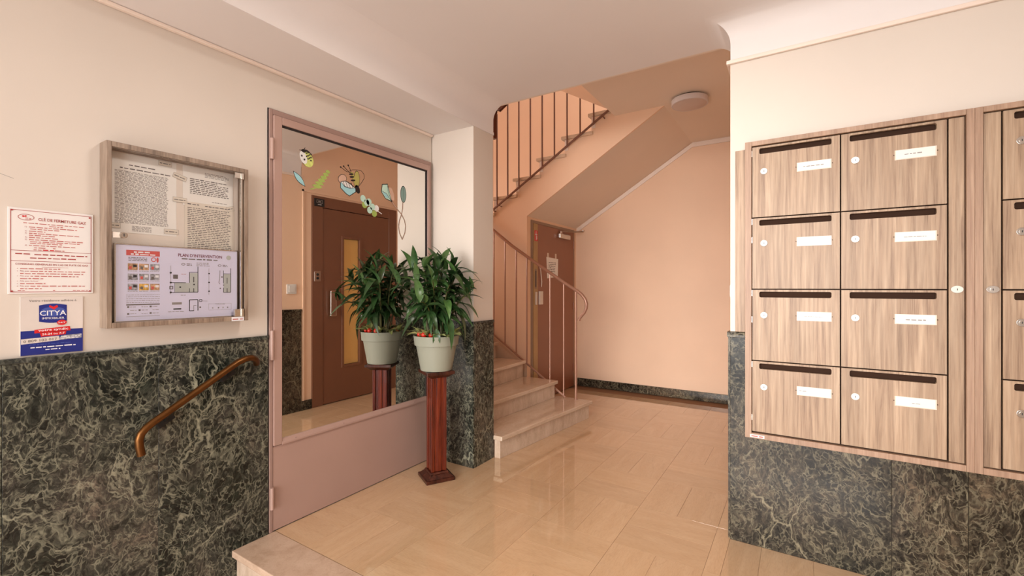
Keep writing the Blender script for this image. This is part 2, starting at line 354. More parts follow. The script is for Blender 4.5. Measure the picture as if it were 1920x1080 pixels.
# flat print: shapes in (a, b) on a plane, lying on the surface, one mesh per colour
_tc = {}
def text_geo(s, bold=0):
    k = (s, bold)
    if k in _tc: return _tc[k]
    cu = bpy.data.curves.new('t', 'FONT'); cu.body = s; cu.size = 1; cu.resolution_u = 2; cu.offset = bold; cu.fill_mode = 'FRONT'
    ob = bpy.data.objects.new('t', cu); C.objects.link(ob)
    dg = bpy.context.evaluated_depsgraph_get(); me = bpy.data.meshes.new_from_object(ob.evaluated_get(dg))
    vs = [(v.co.x, v.co.y) for v in me.vertices]; fs = [tuple(p.vertices) for p in me.polygons]
    bpy.data.objects.remove(ob); bpy.data.curves.remove(cu); bpy.data.meshes.remove(me)
    _tc[k] = (vs, fs); return _tc[k]
class Print:
    def __init__(self, org, ax, up=(0, 0, 1), step=.0005):
        self.o = Vector(org); self.a = Vector(ax); self.u = Vector(up); self.n = self.a.cross(self.u).normalized(); self.d = {}; self.step = step
    def P(self, a, b, lay): return self.o + self.a * a + self.u * b + self.n * (lay * self.step)
    def poly(self, mat, pts, lay=1, rot=None):
        bb = self.d.setdefault((mat, lay), B()); bb.add([self.P(a, b, lay) for a, b in pts], [tuple(range(len(pts)))])
    def rect(self, mat, a0, a1, b0, b1, lay=1): self.poly(mat, [(a0, b0), (a1, b0), (a1, b1), (a0, b1)], lay)
    def ell(self, mat, a, b, ra, rb, lay=1, n=20, rot=0):
        c, s = math.cos(rot), math.sin(rot)
        self.poly(mat, [(a + ra * math.cos(t) * c - rb * math.sin(t) * s, b + ra * math.cos(t) * s + rb * math.sin(t) * c) for t in [2 * math.pi * k / n for k in range(n)]], lay)
    def ring(self, mat, a, b, ra, rb, w, lay=1, n=24, rot=0):
        bb = self.d.setdefault((mat, lay), B()); c, s = math.cos(rot), math.sin(rot)
        vs = []
        for q in (0, 1):
            for k in range(n):
                t = 2 * math.pi * k / n; x, y = (ra - q * w) * math.cos(t), (rb - q * w) * math.sin(t)
                vs.append(self.P(a + x * c - y * s, b + x * s + y * c, lay))
        bb.add(vs, [(k, (k + 1) % n, n + (k + 1) % n, n + k) for k in range(n)])
    def line(self, mat, pts, w, lay=1):
        for (a0, b0), (a1, b1) in zip(pts[:-1], pts[1:]):
            d = math.hypot(a1 - a0, b1 - b0) or 1e-6; nx, ny = -(b1 - b0) / d * w / 2, (a1 - a0) / d * w / 2
            self.poly(mat, [(a0 - nx, b0 - ny), (a1 - nx, b1 - ny), (a1 + nx, b1 + ny), (a0 + nx, b0 + ny)], lay)
    def frame(self, mat, a0, a1, b0, b1, w, lay=1):
        self.rect(mat, a0, a1, b0, b0 + w, lay); self.rect(mat, a0, a1, b1 - w, b1, lay); self.rect(mat, a0, a0 + w, b0, b1, lay); self.rect(mat, a1 - w, a1, b0, b1, lay)
    def text(self, mat, s, a0, a1, b, h, lay=2, bold=0, rot=0):     # fitted between a0 and a1, capitals about h high
        vs, fs = text_geo(s, bold); x0 = min(p[0] for p in vs); x1 = max(p[0] for p in vs)
        sx = (a1 - a0) / (x1 - x0); sy = h / .69; c, q = math.cos(rot), math.sin(rot)
        bb = self.d.setdefault((mat, lay), B())
        bb.add([self.P(a0 + (x - x0) * sx * c - y * sy * q, b + (x - x0) * sx * q + y * sy * c, lay) for x, y in vs], fs)
    def words(self, mat, a0, a1, b, h, rnd, lay=1, ragged=0.0):     # an illegible line of print: word-long strokes
        a = a0; end = a1 - ragged * (a1 - a0) * rnd.random()
        while a < end - h:
            wl = min(rnd.uniform(1.6, 5.5) * h, end - a)
            self.rect(mat, a, a + wl, b, b + h * rnd.uniform(.7, 1), lay); a += wl + h * rnd.uniform(.7, 1.1)
    def build(self, name, parent, stuff=True):
        vs = []; fs = []; mi = []; mats = []
        for (mat, lay), bb in self.d.items():
            if mat not in mats: mats.append(mat)
            o = len(vs); vs += bb.v; fs += [tuple(i + o for i in f) for f in bb.f]; mi += [mats.index(mat)] * len(bb.f)
        off = parent_off(parent); me = bpy.data.meshes.new(name)
        me.from_pydata([(x - off[0], y - off[1], z - off[2]) for x, y, z in vs], [], fs)
        for m_ in mats: me.materials.append(M[m_])
        me.polygons.foreach_set('material_index', mi); me.update()
        ob = bpy.data.objects.new(name, me); C.objects.link(ob); ob.parent = parent
        if stuff: ob['kind'] = 'stuff'
        return ob

def arc(cx, cz, r, a0, a1, n=6): return [(cx + r * math.cos(R(a0 + (a1 - a0) * k / n)), cz + r * math.sin(R(a0 + (a1 - a0) * k / n))) for k in range(n + 1)]
def plate_with_hole(w, h, t, hole):
    """front plate in local (x, z), thickness along +y, with one hole"""
    bm = bmesh.new()
    outer = [(0, 0), (w, 0), (w, h), (0, h)]; es = []
    for loop in (outer, hole):
        vv = [bm.verts.new((x, 0, z)) for x, z in loop]
        es += [bm.edges.new((vv[i], vv[(i + 1) % len(vv)])) for i in range(len(vv))]
    bmesh.ops.triangle_fill(bm, edges=es, use_beauty=True, use_dissolve=False)
    r = bmesh.ops.extrude_face_region(bm, geom=bm.faces[:])
    for g in r['geom']:
        if isinstance(g, bmesh.types.BMVert): g.co.y += t
    bmesh.ops.recalc_face_normals(bm, faces=bm.faces[:])
    me = bpy.data.meshes.new('plate'); bm.to_mesh(me); bm.free(); return me

# ------------------------------------------------------------------ key dimensions (metres)
XW = -2.36      # marble face of the left wall
YM = 2.575      # marble face of the mailbox wall, front of the pillar
XR = -0.302     # outer corner of the mailbox wall = lift wall
YE = 2.83       # edge of the hall ceiling
YF = 5.53       # far wall
YS = 4.254      # string face of the upper flight
XD = -2.51      # cupboard door wall
XP = -1.967     # pillar side
ZC, ZM = 2.67, 2.457
ZS = 2.965      # landing soffit
XE, YB = 2.6, -1.7
WZ = 1.045
ZL = -0.51      # lower entrance level

# ------------------------------------------------------------------ setting
# floor of the hall, planks of stone laid in a basket weave
fl = B().box(XD - .1, XR, 1.19, YF + .2, -.16, -.006).box(XR, XE + .1, 1.19, YM + .25, -.16, -.006).box(XR, XR + .9, YM + .25, YF + .2, -.16, -.006).box(-5.4, XD - .1, YE, YF + .2, -.16, -.006).box(XW - .2, XP, YM, YE + .1, -.16, -.006).build('floor', 'joint')
struct(fl, 'polished beige marble floor laid in a basket weave')
tile_cache = {}
def tile(x0, x1, y0, y1, along_x):
    g = .0005; x0 += g; x1 -= g; y0 += g; y1 -= g
    L, W = ((x1 - x0), (y1 - y0)) if along_x else ((y1 - y0), (x1 - x0))
    if L < .02 or W < .02: return
    key = (round(L, 3), round(W, 3))
    if key not in tile_cache:
        l, q = L / 2, W / 2; e = .0003
        me = bpy.data.meshes.new('tile')
        me.from_pydata([(-l, -q, -.02), (l, -q, -.02), (l, q, -.02), (-l, q, -.02), (-l, -q, -e), (l, -q, -e), (l, q, -e), (-l, q, -e), (-l + e, -q + e, 0), (l - e, -q + e, 0), (l - e, q - e, 0), (-l + e, q - e, 0)], [],
                       [(0, 1, 5, 4), (1, 2, 6, 5), (2, 3, 7, 6), (3, 0, 4, 7), (4, 5, 9, 8), (5, 6, 10, 9), (6, 7, 11, 10), (7, 4, 8, 11), (8, 9, 10, 11)])
        me.materials.append(M['tile']); tile_cache[key] = me
    o = bpy.data.objects.new('tile', tile_cache[key]); C.objects.link(o); o.parent = fl
    o.location = ((x0 + x1) / 2, (y0 + y1) / 2, random.uniform(-.0003, 0)); o.rotation_euler.z = 0 if along_x else R(90)
PX_, PY_ = .4275, .4400
for i in range(-4, 9):
    for j in range(-2, 8):
        x0, y0 = -.80 + (i - 1) * PX_, 2.222 + (j - 1) * PY_
        ax = (i + j) % 2 == 0
        for k in (0, 1):
            r = [x0, x0 + PX_, y0 + k * PY_ / 2, y0 + (k + 1) * PY_ / 2] if ax else [x0 + k * PX_ / 2, x0 + (k + 1) * PX_ / 2, y0, y0 + PY_]
            zones = [(XD, XR, 1.362, YF), (XR, XE, 1.362, YM)]
            for zx0, zx1, zy0, zy1 in zones:
                q = [max(r[0], zx0), min(r[1], zx1), max(r[2], zy0), min(r[3], zy1)]
                if q[1] - q[0] < .01 or q[3] - q[2] < .01: continue
                if q[1] < -2.0 and q[2] > 2.86 and q[3] < 4.15: continue
                if q[1] < XW + .02 and q[2] < 4.2: continue
                if q[0] < XW and q[3] < 4.2: q[0] = XW
                tile(q[0], q[1], q[2], q[3], ax)
# stone nosing and steps down to the entrance level
for k in range(3):
    z = -.17 * k
    for x0, x1 in ((XW, -.95), (-.949, .45), (.451, XE)):
        if k == 0: B().box(x0, x1, 1.14, 1.3605, z - .032, z).build('nosing_slab', 'speckled', fl, .004)
        else: B().box(x0, x1, 1.14 - .3 * k, 1.165 - .3 * (k - 1) + .02, z - .032, z).build('nosing_slab', 'speckled', fl, .004)
    B().box(XW, XE, 1.165 - .3 * k, 1.19 - .3 * k, z - .17, z - .033).build('riser', 'riser', fl)
fl2 = struct(B().box(XW, XE, YB, 1.165 - .6, ZL - .05, ZL).build('floor_entrance', 'speckled'), 'lower entrance floor of pale stone behind the steps')

# left wall
wl = struct(B().box(XW - .2, XW - .012, YB, YM + .01, -.6, ZM - .0005).box(XW - .2, XW - .1, YB, YE, ZM + .021, ZS + .28).build('wall_left', 'paint_hall'), 'cream plaster wall carrying the notice board')
ys = [YB, -1.0, -.54, -.08, .38, .839, 1.322]
for a, b in zip(ys[:-1], ys[1:]):
    B().box(XW - .011, XW, a + .0006, b - .0006, -.6, WZ - .02).build('marble_panel', 'green_marble', wl, .0008, seg=1)
B().box(XW - .011, XW + .006, YB, 1.322, WZ - .02, WZ).build('marble_cap', 'marble_cap', wl, .003)
# hairline plaster crack near the left edge
B().tube([(XW - .0125, .33, 1.71), (XW - .0125, .375, 1.700), (XW - .0125, .41, 1.688)], .0010, 5).build('plaster_crack', 'ink_soft', wl)
# beam soffit over the left wall, with its moulding
cl = B()
cl.box(XW - .2, XP - .001, YB, YE + .01, ZM, ZM + .02)
struct(cl.build('ceiling_beam', 'ceiling'), 'pale flat soffit of the beam along the left wall')
struct(B().box(XW - .0115, XW + .012, YB, YM + .007, ZM - .018, ZM - .0008).build('trim_1', 'trim', None, .005), 'thin cream moulding at the top of the left wall')
# pillar
pil = struct(B().box(XW - .2, XP - .012, YM + .02, YE + .01, 0, ZM).build('wall_pillar', 'paint_hall'), 'square pillar between the mirror door and the stairs')
B().box(XP - .0125, XP - .010, YM + .021, YE + .01, WZ, ZM).build('side_plaster', 'paint_hall', pil)
B().box(XW + .005, XP - .0005, YM + .008, YM + .019, 0, WZ - .012).build('marble_panel', 'green_marble', pil, .001, seg=1)
B().box(XP - .012, XP, YM + .0195, YE + .006, 0, WZ - .012).build('marble_panel', 'green_marble', pil, .001, seg=1)
B().box(XW + .005, XP + .005, YM + .003, YE + .008, WZ - .012, WZ + .006).build('marble_cap', 'marble_cap', pil, .003)
# wall closing the stair behind the mirror door
struct(B().box(-5.2, XP - .02, YE + .011, YE + .03, 0, 3.0).build('wall_stair_near', 'paint_stair'), 'plaster wall on the near side of the lower stair flight')
# coved hall ceiling
cb = B(); rad = .11; n = 10
offs = [(0, ZM)] + [(rad * (1 - math.cos(R(90 * k / n))), ZC - rad + rad * math.sin(R(90 * k / n))) for k in range(n + 1)]
A = [[(XP + s, YB, z), (XP + s, YE, z)] for s, z in offs]
D = [[(XR - s, YE, z), (XR - s, YM + .012 - s, z), (XE, YM + .012 - s, z)] for s, z in offs]
for st in (A, D):
    vs = [p for row in st for p in row]; m = len(st[0]); fs = []
    for i in range(len(st) - 1):
        for k in range(m - 1): fs.append((i * m + k, i * m + k + 1, (i + 1) * m + k + 1, (i + 1) * m + k))
    cb.add(vs, fs)
s, z = offs[-1]
cb.add([(XP + s, YB, z), (XP + s, YE, z), (XR - s, YE, z), (XR - s, YM + .012 - s, z), (XE, YM + .012 - s, z), (XE, YB, z)], [(0, 1, 2, 3), (0, 3, 4, 5)])
ce = cb.build('ceiling', 'ceiling', smooth=True)
struct(ce, 'white coved ceiling of the entrance hall')
B().box(XP, XR, YE, YE + .02, ZC + .001, ZS + .3).build('slab_edge', 'soffit', ce)
B().box(XW - .2, XE, YB, YE - .001, ZS + .28, ZS + .3).build('slab_top', 'soffit', ce)
# mailbox wall
wr = struct(B().box(XR, XE, YM + .012, YM + .25, 0, ZM).build('wall_right', 'paint_hall'), 'cream plaster wall behind the mailboxes')
xs = [XR, .342, .586, 1.23, 1.9, XE]
for a, b in zip(xs[:-1], xs[1:]):
    B().box(a + .0006, b - .0006, YM, YM + .011, 0, WZ - .004).build('marble_panel', 'brown_marble', wr, .001, seg=1)
B().prism([(-.016, .0), (-.016, .010), (-.010, .022), (.011, .026), (.011, 0)], lambda p: (XR - .013, YM + p[0], WZ + p[1]), lambda p: (-.2278, YM + p[0], WZ + p[1])).build('marble_cap', 'brown_marble', wr)
B().box(XR - .011, XR - .0005, YM + .012, YE - .006, 0, WZ - .004).build('marble_panel', 'brown_marble', wr)
B().box(XR - .016, XR - .0005, YM + .012, YE - .006, WZ - .004, WZ + .022).build('marble_cap', 'brown_marble', wr)
struct(B().box(XR - .018, XE, YM - .006, YM + .0115, ZM - .008, ZM + .012).build('trim_2', 'trim', None, .004), 'cream picture rail above the mailboxes')
struct(B().box(XR - .018, XR - .0005, YM + .012, YE, ZM - .008, ZM + .012).build('trim_3', 'trim', None, .004), 'cream picture rail returning towards the lift')
# lift wall
lw = B(); X0, X1 = XR + .0, XR + .2
lw.box(X0, X1, YM + .251, 2.943, 0, 4.0).box(X0, X1, 4.152, YF, 0, 4.0).box(X0, X1, 2.943, 4.152, 2.29, 4.0)
lw.box(XR + .85, XR + .9, YM + .251, YF, 0, 4.0).box(XR + .2, XR + .85, 2.86, 2.9, 0, 4.0).box(XR + .2, XR + .85, 4.2, 4.25, 0, 4.0).box(XR + .2, XR + .9, YM + .251, YF, 4.0, 4.1)
lwo = struct(lw.build('wall_lift', 'paint_stair'), 'peach plaster wall around the lift door')
B().box(XR - .0005, XR, YM + .012, YM + .251, WZ + .022, ZM - .008).build('return_plaster', 'paint_stair', lwo)
B().box(XR - .012, XR - .0005, 2.838, 2.852, .1, 2.33).box(XR - .012, XR - .0005, 2.838, 4.22, 2.31, 2.33).build('batten', 'paint_stair', lwo)
B().box(XR - .014, XR - .0005, 2.826, 2.94, 0, .1).build('marble_skirting', 'brown_marble', lwo)
struct(B().box(XR - .014, XR - .0005, 4.16, YF - .02, 0, .1).build('baseboard_lift', 'brown_marble'), 'dark marble skirting beside the lift door')
# far wall
wf = struct(B().box(-5.2, X1, YF, YF + .2, 0, 6.0).build('wall_far', 'paint_stair'), 'peach plaster wall at the far end under the stairs')
bb = struct(B().box(XD + .03, XR - .015, YF - .018, YF - .0005, 0, .1).build('baseboard_far', 'brown_marble', None, .002), 'dark marble skirting along the far peach wall')
struct(B().box(-5.4, -5.2, YE, YF, 0, 6.0).build('wall_stair_end', 'paint_stair'), 'plaster wall at the turn of the stairs')
struct(B().box(-5.2, -1.52, YE, YE + .02, ZS, 6.0).build('wall_stair_upper', 'paint_stair'), 'plaster wall of the stairwell above the hall ceiling')
struct(B().box(-1.52, -1.5, YE, YS - .03, 3.22, 6.0).build('wall_landing', 'paint_stair'), 'plaster wall of the stairwell over the landing')
# landing soffit, slanted soffit of the upper flight, slanted soffit of the next flight
struct(B().box(-1.52, XR, YE + .021, YS, ZS, ZS + .24).box(-1.05, XR, YS, YF, ZS, ZS + .24).build('ceiling_landing', 'soffit'), 'dusky flat underside of the upper landing with the round lamp')
struct(B().box(-1.43, XR, YS - .02, YF - .002, ZS + .2405, ZS + .26).build('floor_landing', 'step'), 'stone floor of the upper landing')
zs0 = 2.074 - (.889 / 1.46) * (5.2 + XD)
struct(B().prism([(XD, 2.074), (-1.05, ZS), (-1.05, ZS + .12), (XD, 2.19)], lambda p: (p[0], YS + .02, p[1]), lambda p: (p[0], YF, p[1])).build('ceiling_flight', 'soffit'), 'slanted underside of the upper stair flight')
struct(B().prism([(-1.521, ZS + .03), (-3.6, ZS + 1.25), (-3.6, ZS + 1.4), (-1.521, ZS + .2)], lambda p: (p[0], YE + .021, p[1]), lambda p: (p[0], 4.2, p[1])).build('ceiling_next_flight', 'paint_stair'), 'slanted underside of the next flight seen through the stairwell')
struct(B().box(-5.4, XR + .2, YE, YF + .2, 6.0, 6.1).build('ceiling_stairwell', 'soffit'), 'pale ceiling at the top of the stairwell')
# string wall: saw-toothed under the treads
nose = [(-1.788 - .2965 * k, 3.032 - .178 * k) for k in range(8)]
st = [(-4.1, 0), (XD, 0), (XD, 2.074), (-1.05, ZS), (-1.44, ZS), (-1.44, 3.0)]
for x, z in nose:
    st += [(x + .03 if x != nose[0][0] else x + .03, z - .034), (x + .03, z - .178 - .034)]
st += [(-4.1, nose[-1][1] - .21)]
def tri_poly(pts, y0, y1, name, mat, parent=None):
    bm = bmesh.new(); vv = [bm.verts.new((x, y0, z)) for x, z in pts]
    es = [bm.edges.new((vv[i], vv[(i + 1) % len(vv)])) for i in range(len(vv))]
    bmesh.ops.triangle_fill(bm, edges=es, use_beauty=True)
    r = bmesh.ops.extrude_face_region(bm, geom=bm.faces[:])
    for g in r['geom']:
        if isinstance(g, bmesh.types.BMVert): g.co.y = y1
    bmesh.ops.recalc_face_normals(bm, faces=bm.faces[:])
    me = bpy.data.meshes.new(name); bm.to_mesh(me); bm.free(); me.materials.append(M[mat])
    o = bpy.data.objects.new(name, me); C.objects.link(o)
    if parent: o.parent = parent
    return o
struct(tri_poly(st, YS, YS + .019, 'wall_stair_string', 'paint_stair'), 'pinkish string wall below the upper stair flight')
# cream batten along the slanted soffit
tr = B()
for (xa, za), (xb, zb) in (((XD + .02, 2.074), (-1.04, ZS)), ((-1.04, ZS), (XR, ZS))):
    tr.prism([(xa, za - .052), (xb, zb - .05), (xb, zb - .001), (xa, za - .001)], lambda p: (p[0], YF - .014, p[1]), lambda p: (p[0], YF - .0005, p[1]))
struct(tr.build('trim_4', 'trim'), 'cream batten following the slanted soffit on the far wall')
# cupboard wall under the stairs
cw = B().box(XD - .1, XD, YS + .02, 4.335, 0, 2.19).box(XD - .1, XD, 5.47, YF, 0, 2.19).box(XD - .1, XD, 4.335, 5.47, 2.045, 2.19)
struct(cw.build('wall_cupboard', 'paint_stair'), 'narrow plaster wall around the cupboard door under the stairs')
# walls behind the camera with the glazed street door opening
bw = B().box(XW - .2, -2.1, YB - .1, YB, -.6, ZS + .28).box(0.9, XE, YB - .1, YB, -.6, ZS + .28).box(-2.1, 0.9, YB - .1, YB, 2.55, ZS + .28)
struct(bw.build('wall_entrance', 'paint_hall'), 'cream wall around the street door behind the camera')
struct(B().box(XE, XE + .1, YB, YM + .3, -.6, ZS + .28).build('wall_side', 'paint_hall'), 'cream side wall to the right of the mailboxes')

# ------------------------------------------------------------------ mirrored door in the left wall
dm = thing('door_1', (XW, 1.94, 0), 'mauve painted metal door with a tall mirror beside the pillar', None, None, 'structure')
B().box(XW - .011, XW - .006, 1.323, 2.572, 0, 2.247).build('shadow_gap', 'black_gap', dm)
fr = B().box(XW - .006, XW + .004, 1.327, 1.345, 0, 2.243).box(XW - .006, XW + .004, 2.545, 2.568, 0, 2.243).box(XW - .006, XW + .004, 1.345, 2.545, 2.215, 2.243)
fr.build('door_frame', 'mauve_dark', dm, .002)
stl = B().box(XW - .005, XW + .012, 1.346, 1.392, .455, 2.213).box(XW - .005, XW + .012, 2.521, 2.544, .455, 2.213).box(XW - .005, XW + .012, 1.392, 2.521, 2.172, 2.213)
stl.build('stile', 'mauve', dm, .003)
B().prism([(XW - .005, .452), (XW + .014, .452), (XW + .014, .462), (XW + .004, .484), (XW - .005, .484)], lambda p: (p[0], 1.392, p[1]), lambda p: (p[0], 2.521, p[1])).build('bottom_rail', 'mauve', dm, .001)
B().box(XW - .005, XW + .002, 1.346, 2.544, .004, .451).build('lower_panel', 'mauve', dm, .002)
B().box(XW - .0045, XW - .002, 1.390, 2.523, .478, 2.174).build('mirror', 'mirror', dm)
rub = B().box(XW - .002, XW + .006, 1.392, 2.521, 2.164, 2.172).box(XW - .002, XW + .006, 2.514, 2.521, .484, 2.172)
rub.build('rubber_seal', 'black_gap', dm)
for z0, z1 in ((1.975, 2.085), (.915, 1.07), (.125, .24)):
    h = B().tube([(XW + .012, 1.336, z0), (XW + .012, 1.336, z1)], .0095, 12); h.build('hinge', 'mauve', dm, 0, True)
for y in (1.47, 1.78, 2.08, 2.38):
    B().disc((XW + .010, y, .468), (1, 0, .3), .0028, .004, 8).build('screw', 'mauve_dark', dm)

# window stickers on the mirror (flat film)
XS = XW - .0018
def sticker(name, label, cy, cz):
    t = thing(name, (XS, cy, cz), label, 'sticker', 'garden stickers on the mirror')
    return t, Print((XS, 0, 0), (0, 1, 0), step=.00025)
t, p = sticker('ladybird_sticker', 'round ladybird sticker with lime and black checked wings', 1.545, 2.03)
p.ell('d_black', 1.5455, 2.030, .0385, .050, 1, 24, R(20)); p.ell('d_lime', 1.549, 2.024, .036, .043, 2, 24, R(20))
p.ell('d_white', 1.523, 2.030, .021, .036, 3, 18, R(20)); p.ell('d_black', 1.525, 2.068, .014, .010, 4)
for a in range(4):
    for b in range(5):
        if (a + b) % 2: p.rect('d_black', 1.538 + a * .009, 1.547 + a * .009, 2.028 + b * .009 - a * .003, 2.036 + b * .009 - a * .003, 4)
p.ell('d_black', 1.513, 2.038, .0055, .006, 4, 10); p.ell('d_black', 1.529, 2.020, .0055, .006, 4, 10)
p.line('d_black', [(1.525, 2.07), (1.534, 2.088)], .003, 4); p.line('d_black', [(1.52, 2.07), (1.499, 2.067)], .003, 4)
p.build('film', t)
def lens(p0, p1, w, n=10):
    (a0, b0), (a1, b1) = p0, p1; d = math.hypot(a1 - a0, b1 - b0); nx, ny = -(b1 - b0) / d, (a1 - a0) / d
    up = [(a0 + (a1 - a0) * k / n + nx * w * math.sin(math.pi * k / n), b0 + (b1 - b0) * k / n + ny * w * math.sin(math.pi * k / n)) for k in range(n + 1)]
    dn = [(a0 + (a1 - a0) * k / n - nx * w * math.sin(math.pi * k / n), b0 + (b1 - b0) * k / n - ny * w * math.sin(math.pi * k / n)) for k in range(n - 1, 0, -1)]
    return up + dn
t, p = sticker('leaf_sticker', 'single aqua leaf sticker with a black outline', 1.498, 1.905)
p.poly('d_black', lens((1.461, 1.942), (1.535, 1.867), .0175), 1); p.poly('d_aqua', lens((1.464, 1.938), (1.532, 1.871), .0145), 2); p.build('film', t)
t, p = sticker('fern_sticker', 'green lobed fern frond sticker', 1.63, 1.92)
p.line('d_green', [(1.565, 1.858), (1.60, 1.873)], .006, 1)
for k in range(6):
    f = k / 5; a, b = 1.61 + f * .07, 1.868 + f * .107; w = .044 * (1 - .5 * f)
    p.poly('d_green', lens((a - w * .75, b + w * .40), (a + w * .75, b + w * .30), .0115), 1 + k % 2)
p.build('film', t)
t, p = sticker('bee_sticker', 'large bee sticker with aqua and yellow wings', 1.85, 1.95)
p.poly('d_black', [(1.765, 1.946), (1.803, 1.957), (1.842, 1.944), (1.881, 1.922), (1.881, 1.897), (1.834, 1.864), (1.808, 1.873), (1.766, 1.904)], 1)
p.poly('d_aqua', [(1.769, 1.942), (1.802, 1.953), (1.84, 1.94), (1.877, 1.921), (1.877, 1.9), (1.833, 1.868), (1.809, 1.877), (1.769, 1.906)], 2)
p.poly('d_black', [(1.767, 1.944), (1.802, 1.955), (1.84, 1.942), (1.879, 1.922), (1.833, 1.912), (1.796, 1.916)], 3)
p.poly('d_white', [(1.771, 1.941), (1.802, 1.951), (1.838, 1.939), (1.872, 1.921), (1.833, 1.916), (1.798, 1.920)], 4)
for q in (1.788, 1.808, 1.828, 1.848): p.line('d_black', [(q - .004, 1.950), (q + .010, 1.916)], .003, 5)
p.ell('d_black', 1.781, 1.962, .034, .026, 1, 18, R(35)); p.ell('d_pink', 1.781, 1.962, .031, .023, 2, 18, R(35))
p.ell('d_black', 1.889, 1.983, .022, .052, 1); p.ell('d_yellow', 1.889, 1.983, .019, .048, 2)
p.line('d_black', [(1.833, 2.022), (1.858, 2.034), (1.89, 2.04), (1.923, 2.041), (1.943, 2.025), (1.946, 1.998), (1.926, 1.967), (1.900, 1.935)], .003, 1)
p.ell('d_black', 1.893, 1.918, .017, .028, 4, 14, R(25))
p.poly('d_yellow', [(1.838, 2.016), (1.860, 2.018), (1.893, 1.935), (1.877, 1.928)], 4)
for a, b in ((1.846, 2.004), (1.851, 1.988), (1.860, 1.968)): p.ell('d_black', a, b, .0165, .0058, 6, 14, R(12))
for a, b, c_, d_ in ((1.769, 2.031, 1.84, 2.012), (1.79, 2.041, 1.842, 2.012), (1.824, 2.054, 1.846, 2.014)):
    p.line('d_black', [(a, b), ((a + c_) / 2 + .006, (b + d_) / 2 - .008), (c_, d_)], .0025, 4); p.ell('d_black', a, b, .005, .005, 5, 10)
p.build('film', t)
t, p = sticker('eucalyptus_sticker', 'branch sticker of small round mint and lime leaves', 1.99, 1.83)
p.line('d_white', [(1.93, 1.872), (1.99, 1.828), (2.091, 1.789)], .005, 1)
for a, b, c_ in ((1.936, 1.867, 'd_mint'), (1.949, 1.829, 'd_green'), (1.983, 1.853, 'd_mint'), (1.99, 1.80, 'd_mint'), (2.045, 1.819, 'd_white'), (2.028, 1.783, 'd_green'), (1.965, 1.845, 'd_mint'), (2.012, 1.825, 'd_mint')):
    p.ell(c_, a, b, .021, .022, 2 + (hash(c_) % 2), 14)
p.build('film', t)
t, p = sticker('twig_sticker', 'crossed twig sticker with two leaves and a looped stem', 2.23, 1.83)
tw = [(2.177, 1.887), (2.215, 1.852), (2.27, 1.81), (2.298, 1.772), (2.308, 1.732), (2.302, 1.684), (2.276, 1.634), (2.25, 1.679), (2.242, 1.725), (2.25, 1.766), (2.27, 1.81), (2.279, 1.853), (2.282, 1.901)]
p.line('d_black', tw, .008, 1); p.line('d_pink', tw, .0045, 2)
p.poly('d_black', [(2.092, 1.99), (2.141, 2.001), (2.172, 1.917), (2.18, 1.884), (2.122, 1.895), (2.084, 1.937)], 1)
p.poly('d_mint', [(2.096, 1.985), (2.138, 1.995), (2.168, 1.917), (2.174, 1.890), (2.125, 1.899), (2.089, 1.938)], 2)
p.poly('d_aqua', [(2.093, 1.943), (2.13, 1.93), (2.16, 1.905), (2.125, 1.905)], 3)
p.line('d_black', [(2.09, 1.943), (2.13, 1.932), (2.174, 1.89)], .003, 4); p.line('d_black', [(2.14, 1.997), (2.145, 1.95), (2.174, 1.89)], .003, 4)
p.poly('d_pink', [(2.15, 1.976), (2.177, 1.978), (2.198, 1.939), (2.20, 1.899), (2.179, 1.887)], 2)
p.ell('d_black', 2.177, 1.889, .007, .007, 5, 10)
p.ell('d_black', 2.286, 1.954, .0275, .060, 1); p.ell('d_teal', 2.286, 1.954, .0235, .055, 2); p.line('d_black', [(2.284, 1.90), (2.286, 2.0)], .002, 3)
p.build('film', t)

# ------------------------------------------------------------------ notice board
rnd = random.Random(3)
XF = -2.295
nb = thing('notice_board', (XW - .012, .915, 1.136), 'grey-brown framed notice board with a glass door on the left wall', 'notice board')
xb = XW - .0115
for a in ((.645, .662, 1.136, 1.878), (1.169, 1.187, 1.136, 1.878)):
    B().box(xb, XF, a[0], a[1], a[2], a[3]).build('frame_side', 'board_frame', nb, .0015)
B().box(xb, XF, .6625, 1.1685, 1.857, 1.878).build('frame_rail', 'board_frame', nb, .0015)
B().box(xb, XF, .6625, 1.1685, 1.136, 1.157).build('frame_rail', 'board_frame', nb, .0015)
B().box(xb, XW + .002, .6625, 1.1685, 1.1575, 1.8565).build('back_panel', 'backing', nb)
gd = B().box(XF - .007, XF - .003, .6645, 1.150, 1.160, 1.8545).build('glass_door', 'glass', nb)
B().box(XF - .010, XF + .001, 1.1505, 1.158, 1.172, 1.845).build('edge_strip', 'chrome', gd, .001)
for z0, z1 in ((1.825, 1.853), (1.157, 1.193)):
    B().box(XF - .012, XF + .004, 1.122, 1.150, z0, z1).box(XF - .012, XF + .007, 1.1515, 1.163, z0 - .002, z1 + .001).build('hinge', 'chrome', gd, .0015)
lk = B().tube([(XF - .012, .697, 1.508), (XF + .010, .697, 1.508)], .013, 20).build('lock', 'chrome', gd, .002)
B().box(XF + .0101, XF + .0106, .6955, .6985, 1.502, 1.514).build('keyhole', 'ink_dark', lk)
B().box(XF - .008, XF - .002, .665, .688, 1.497, 1.519).build('lock_plate', 'backing', gd)
p = Print((XF + .0005, 0, 0), (0, 1, 0)); p.rect('p_white', 1.108, 1.165, 1.1365, 1.1555, 1); p.words('ink_red_soft', 1.113, 1.160, 1.1415, .007, rnd, 2); p.build('maker_sticker', nb)
XB2 = XW + .0025
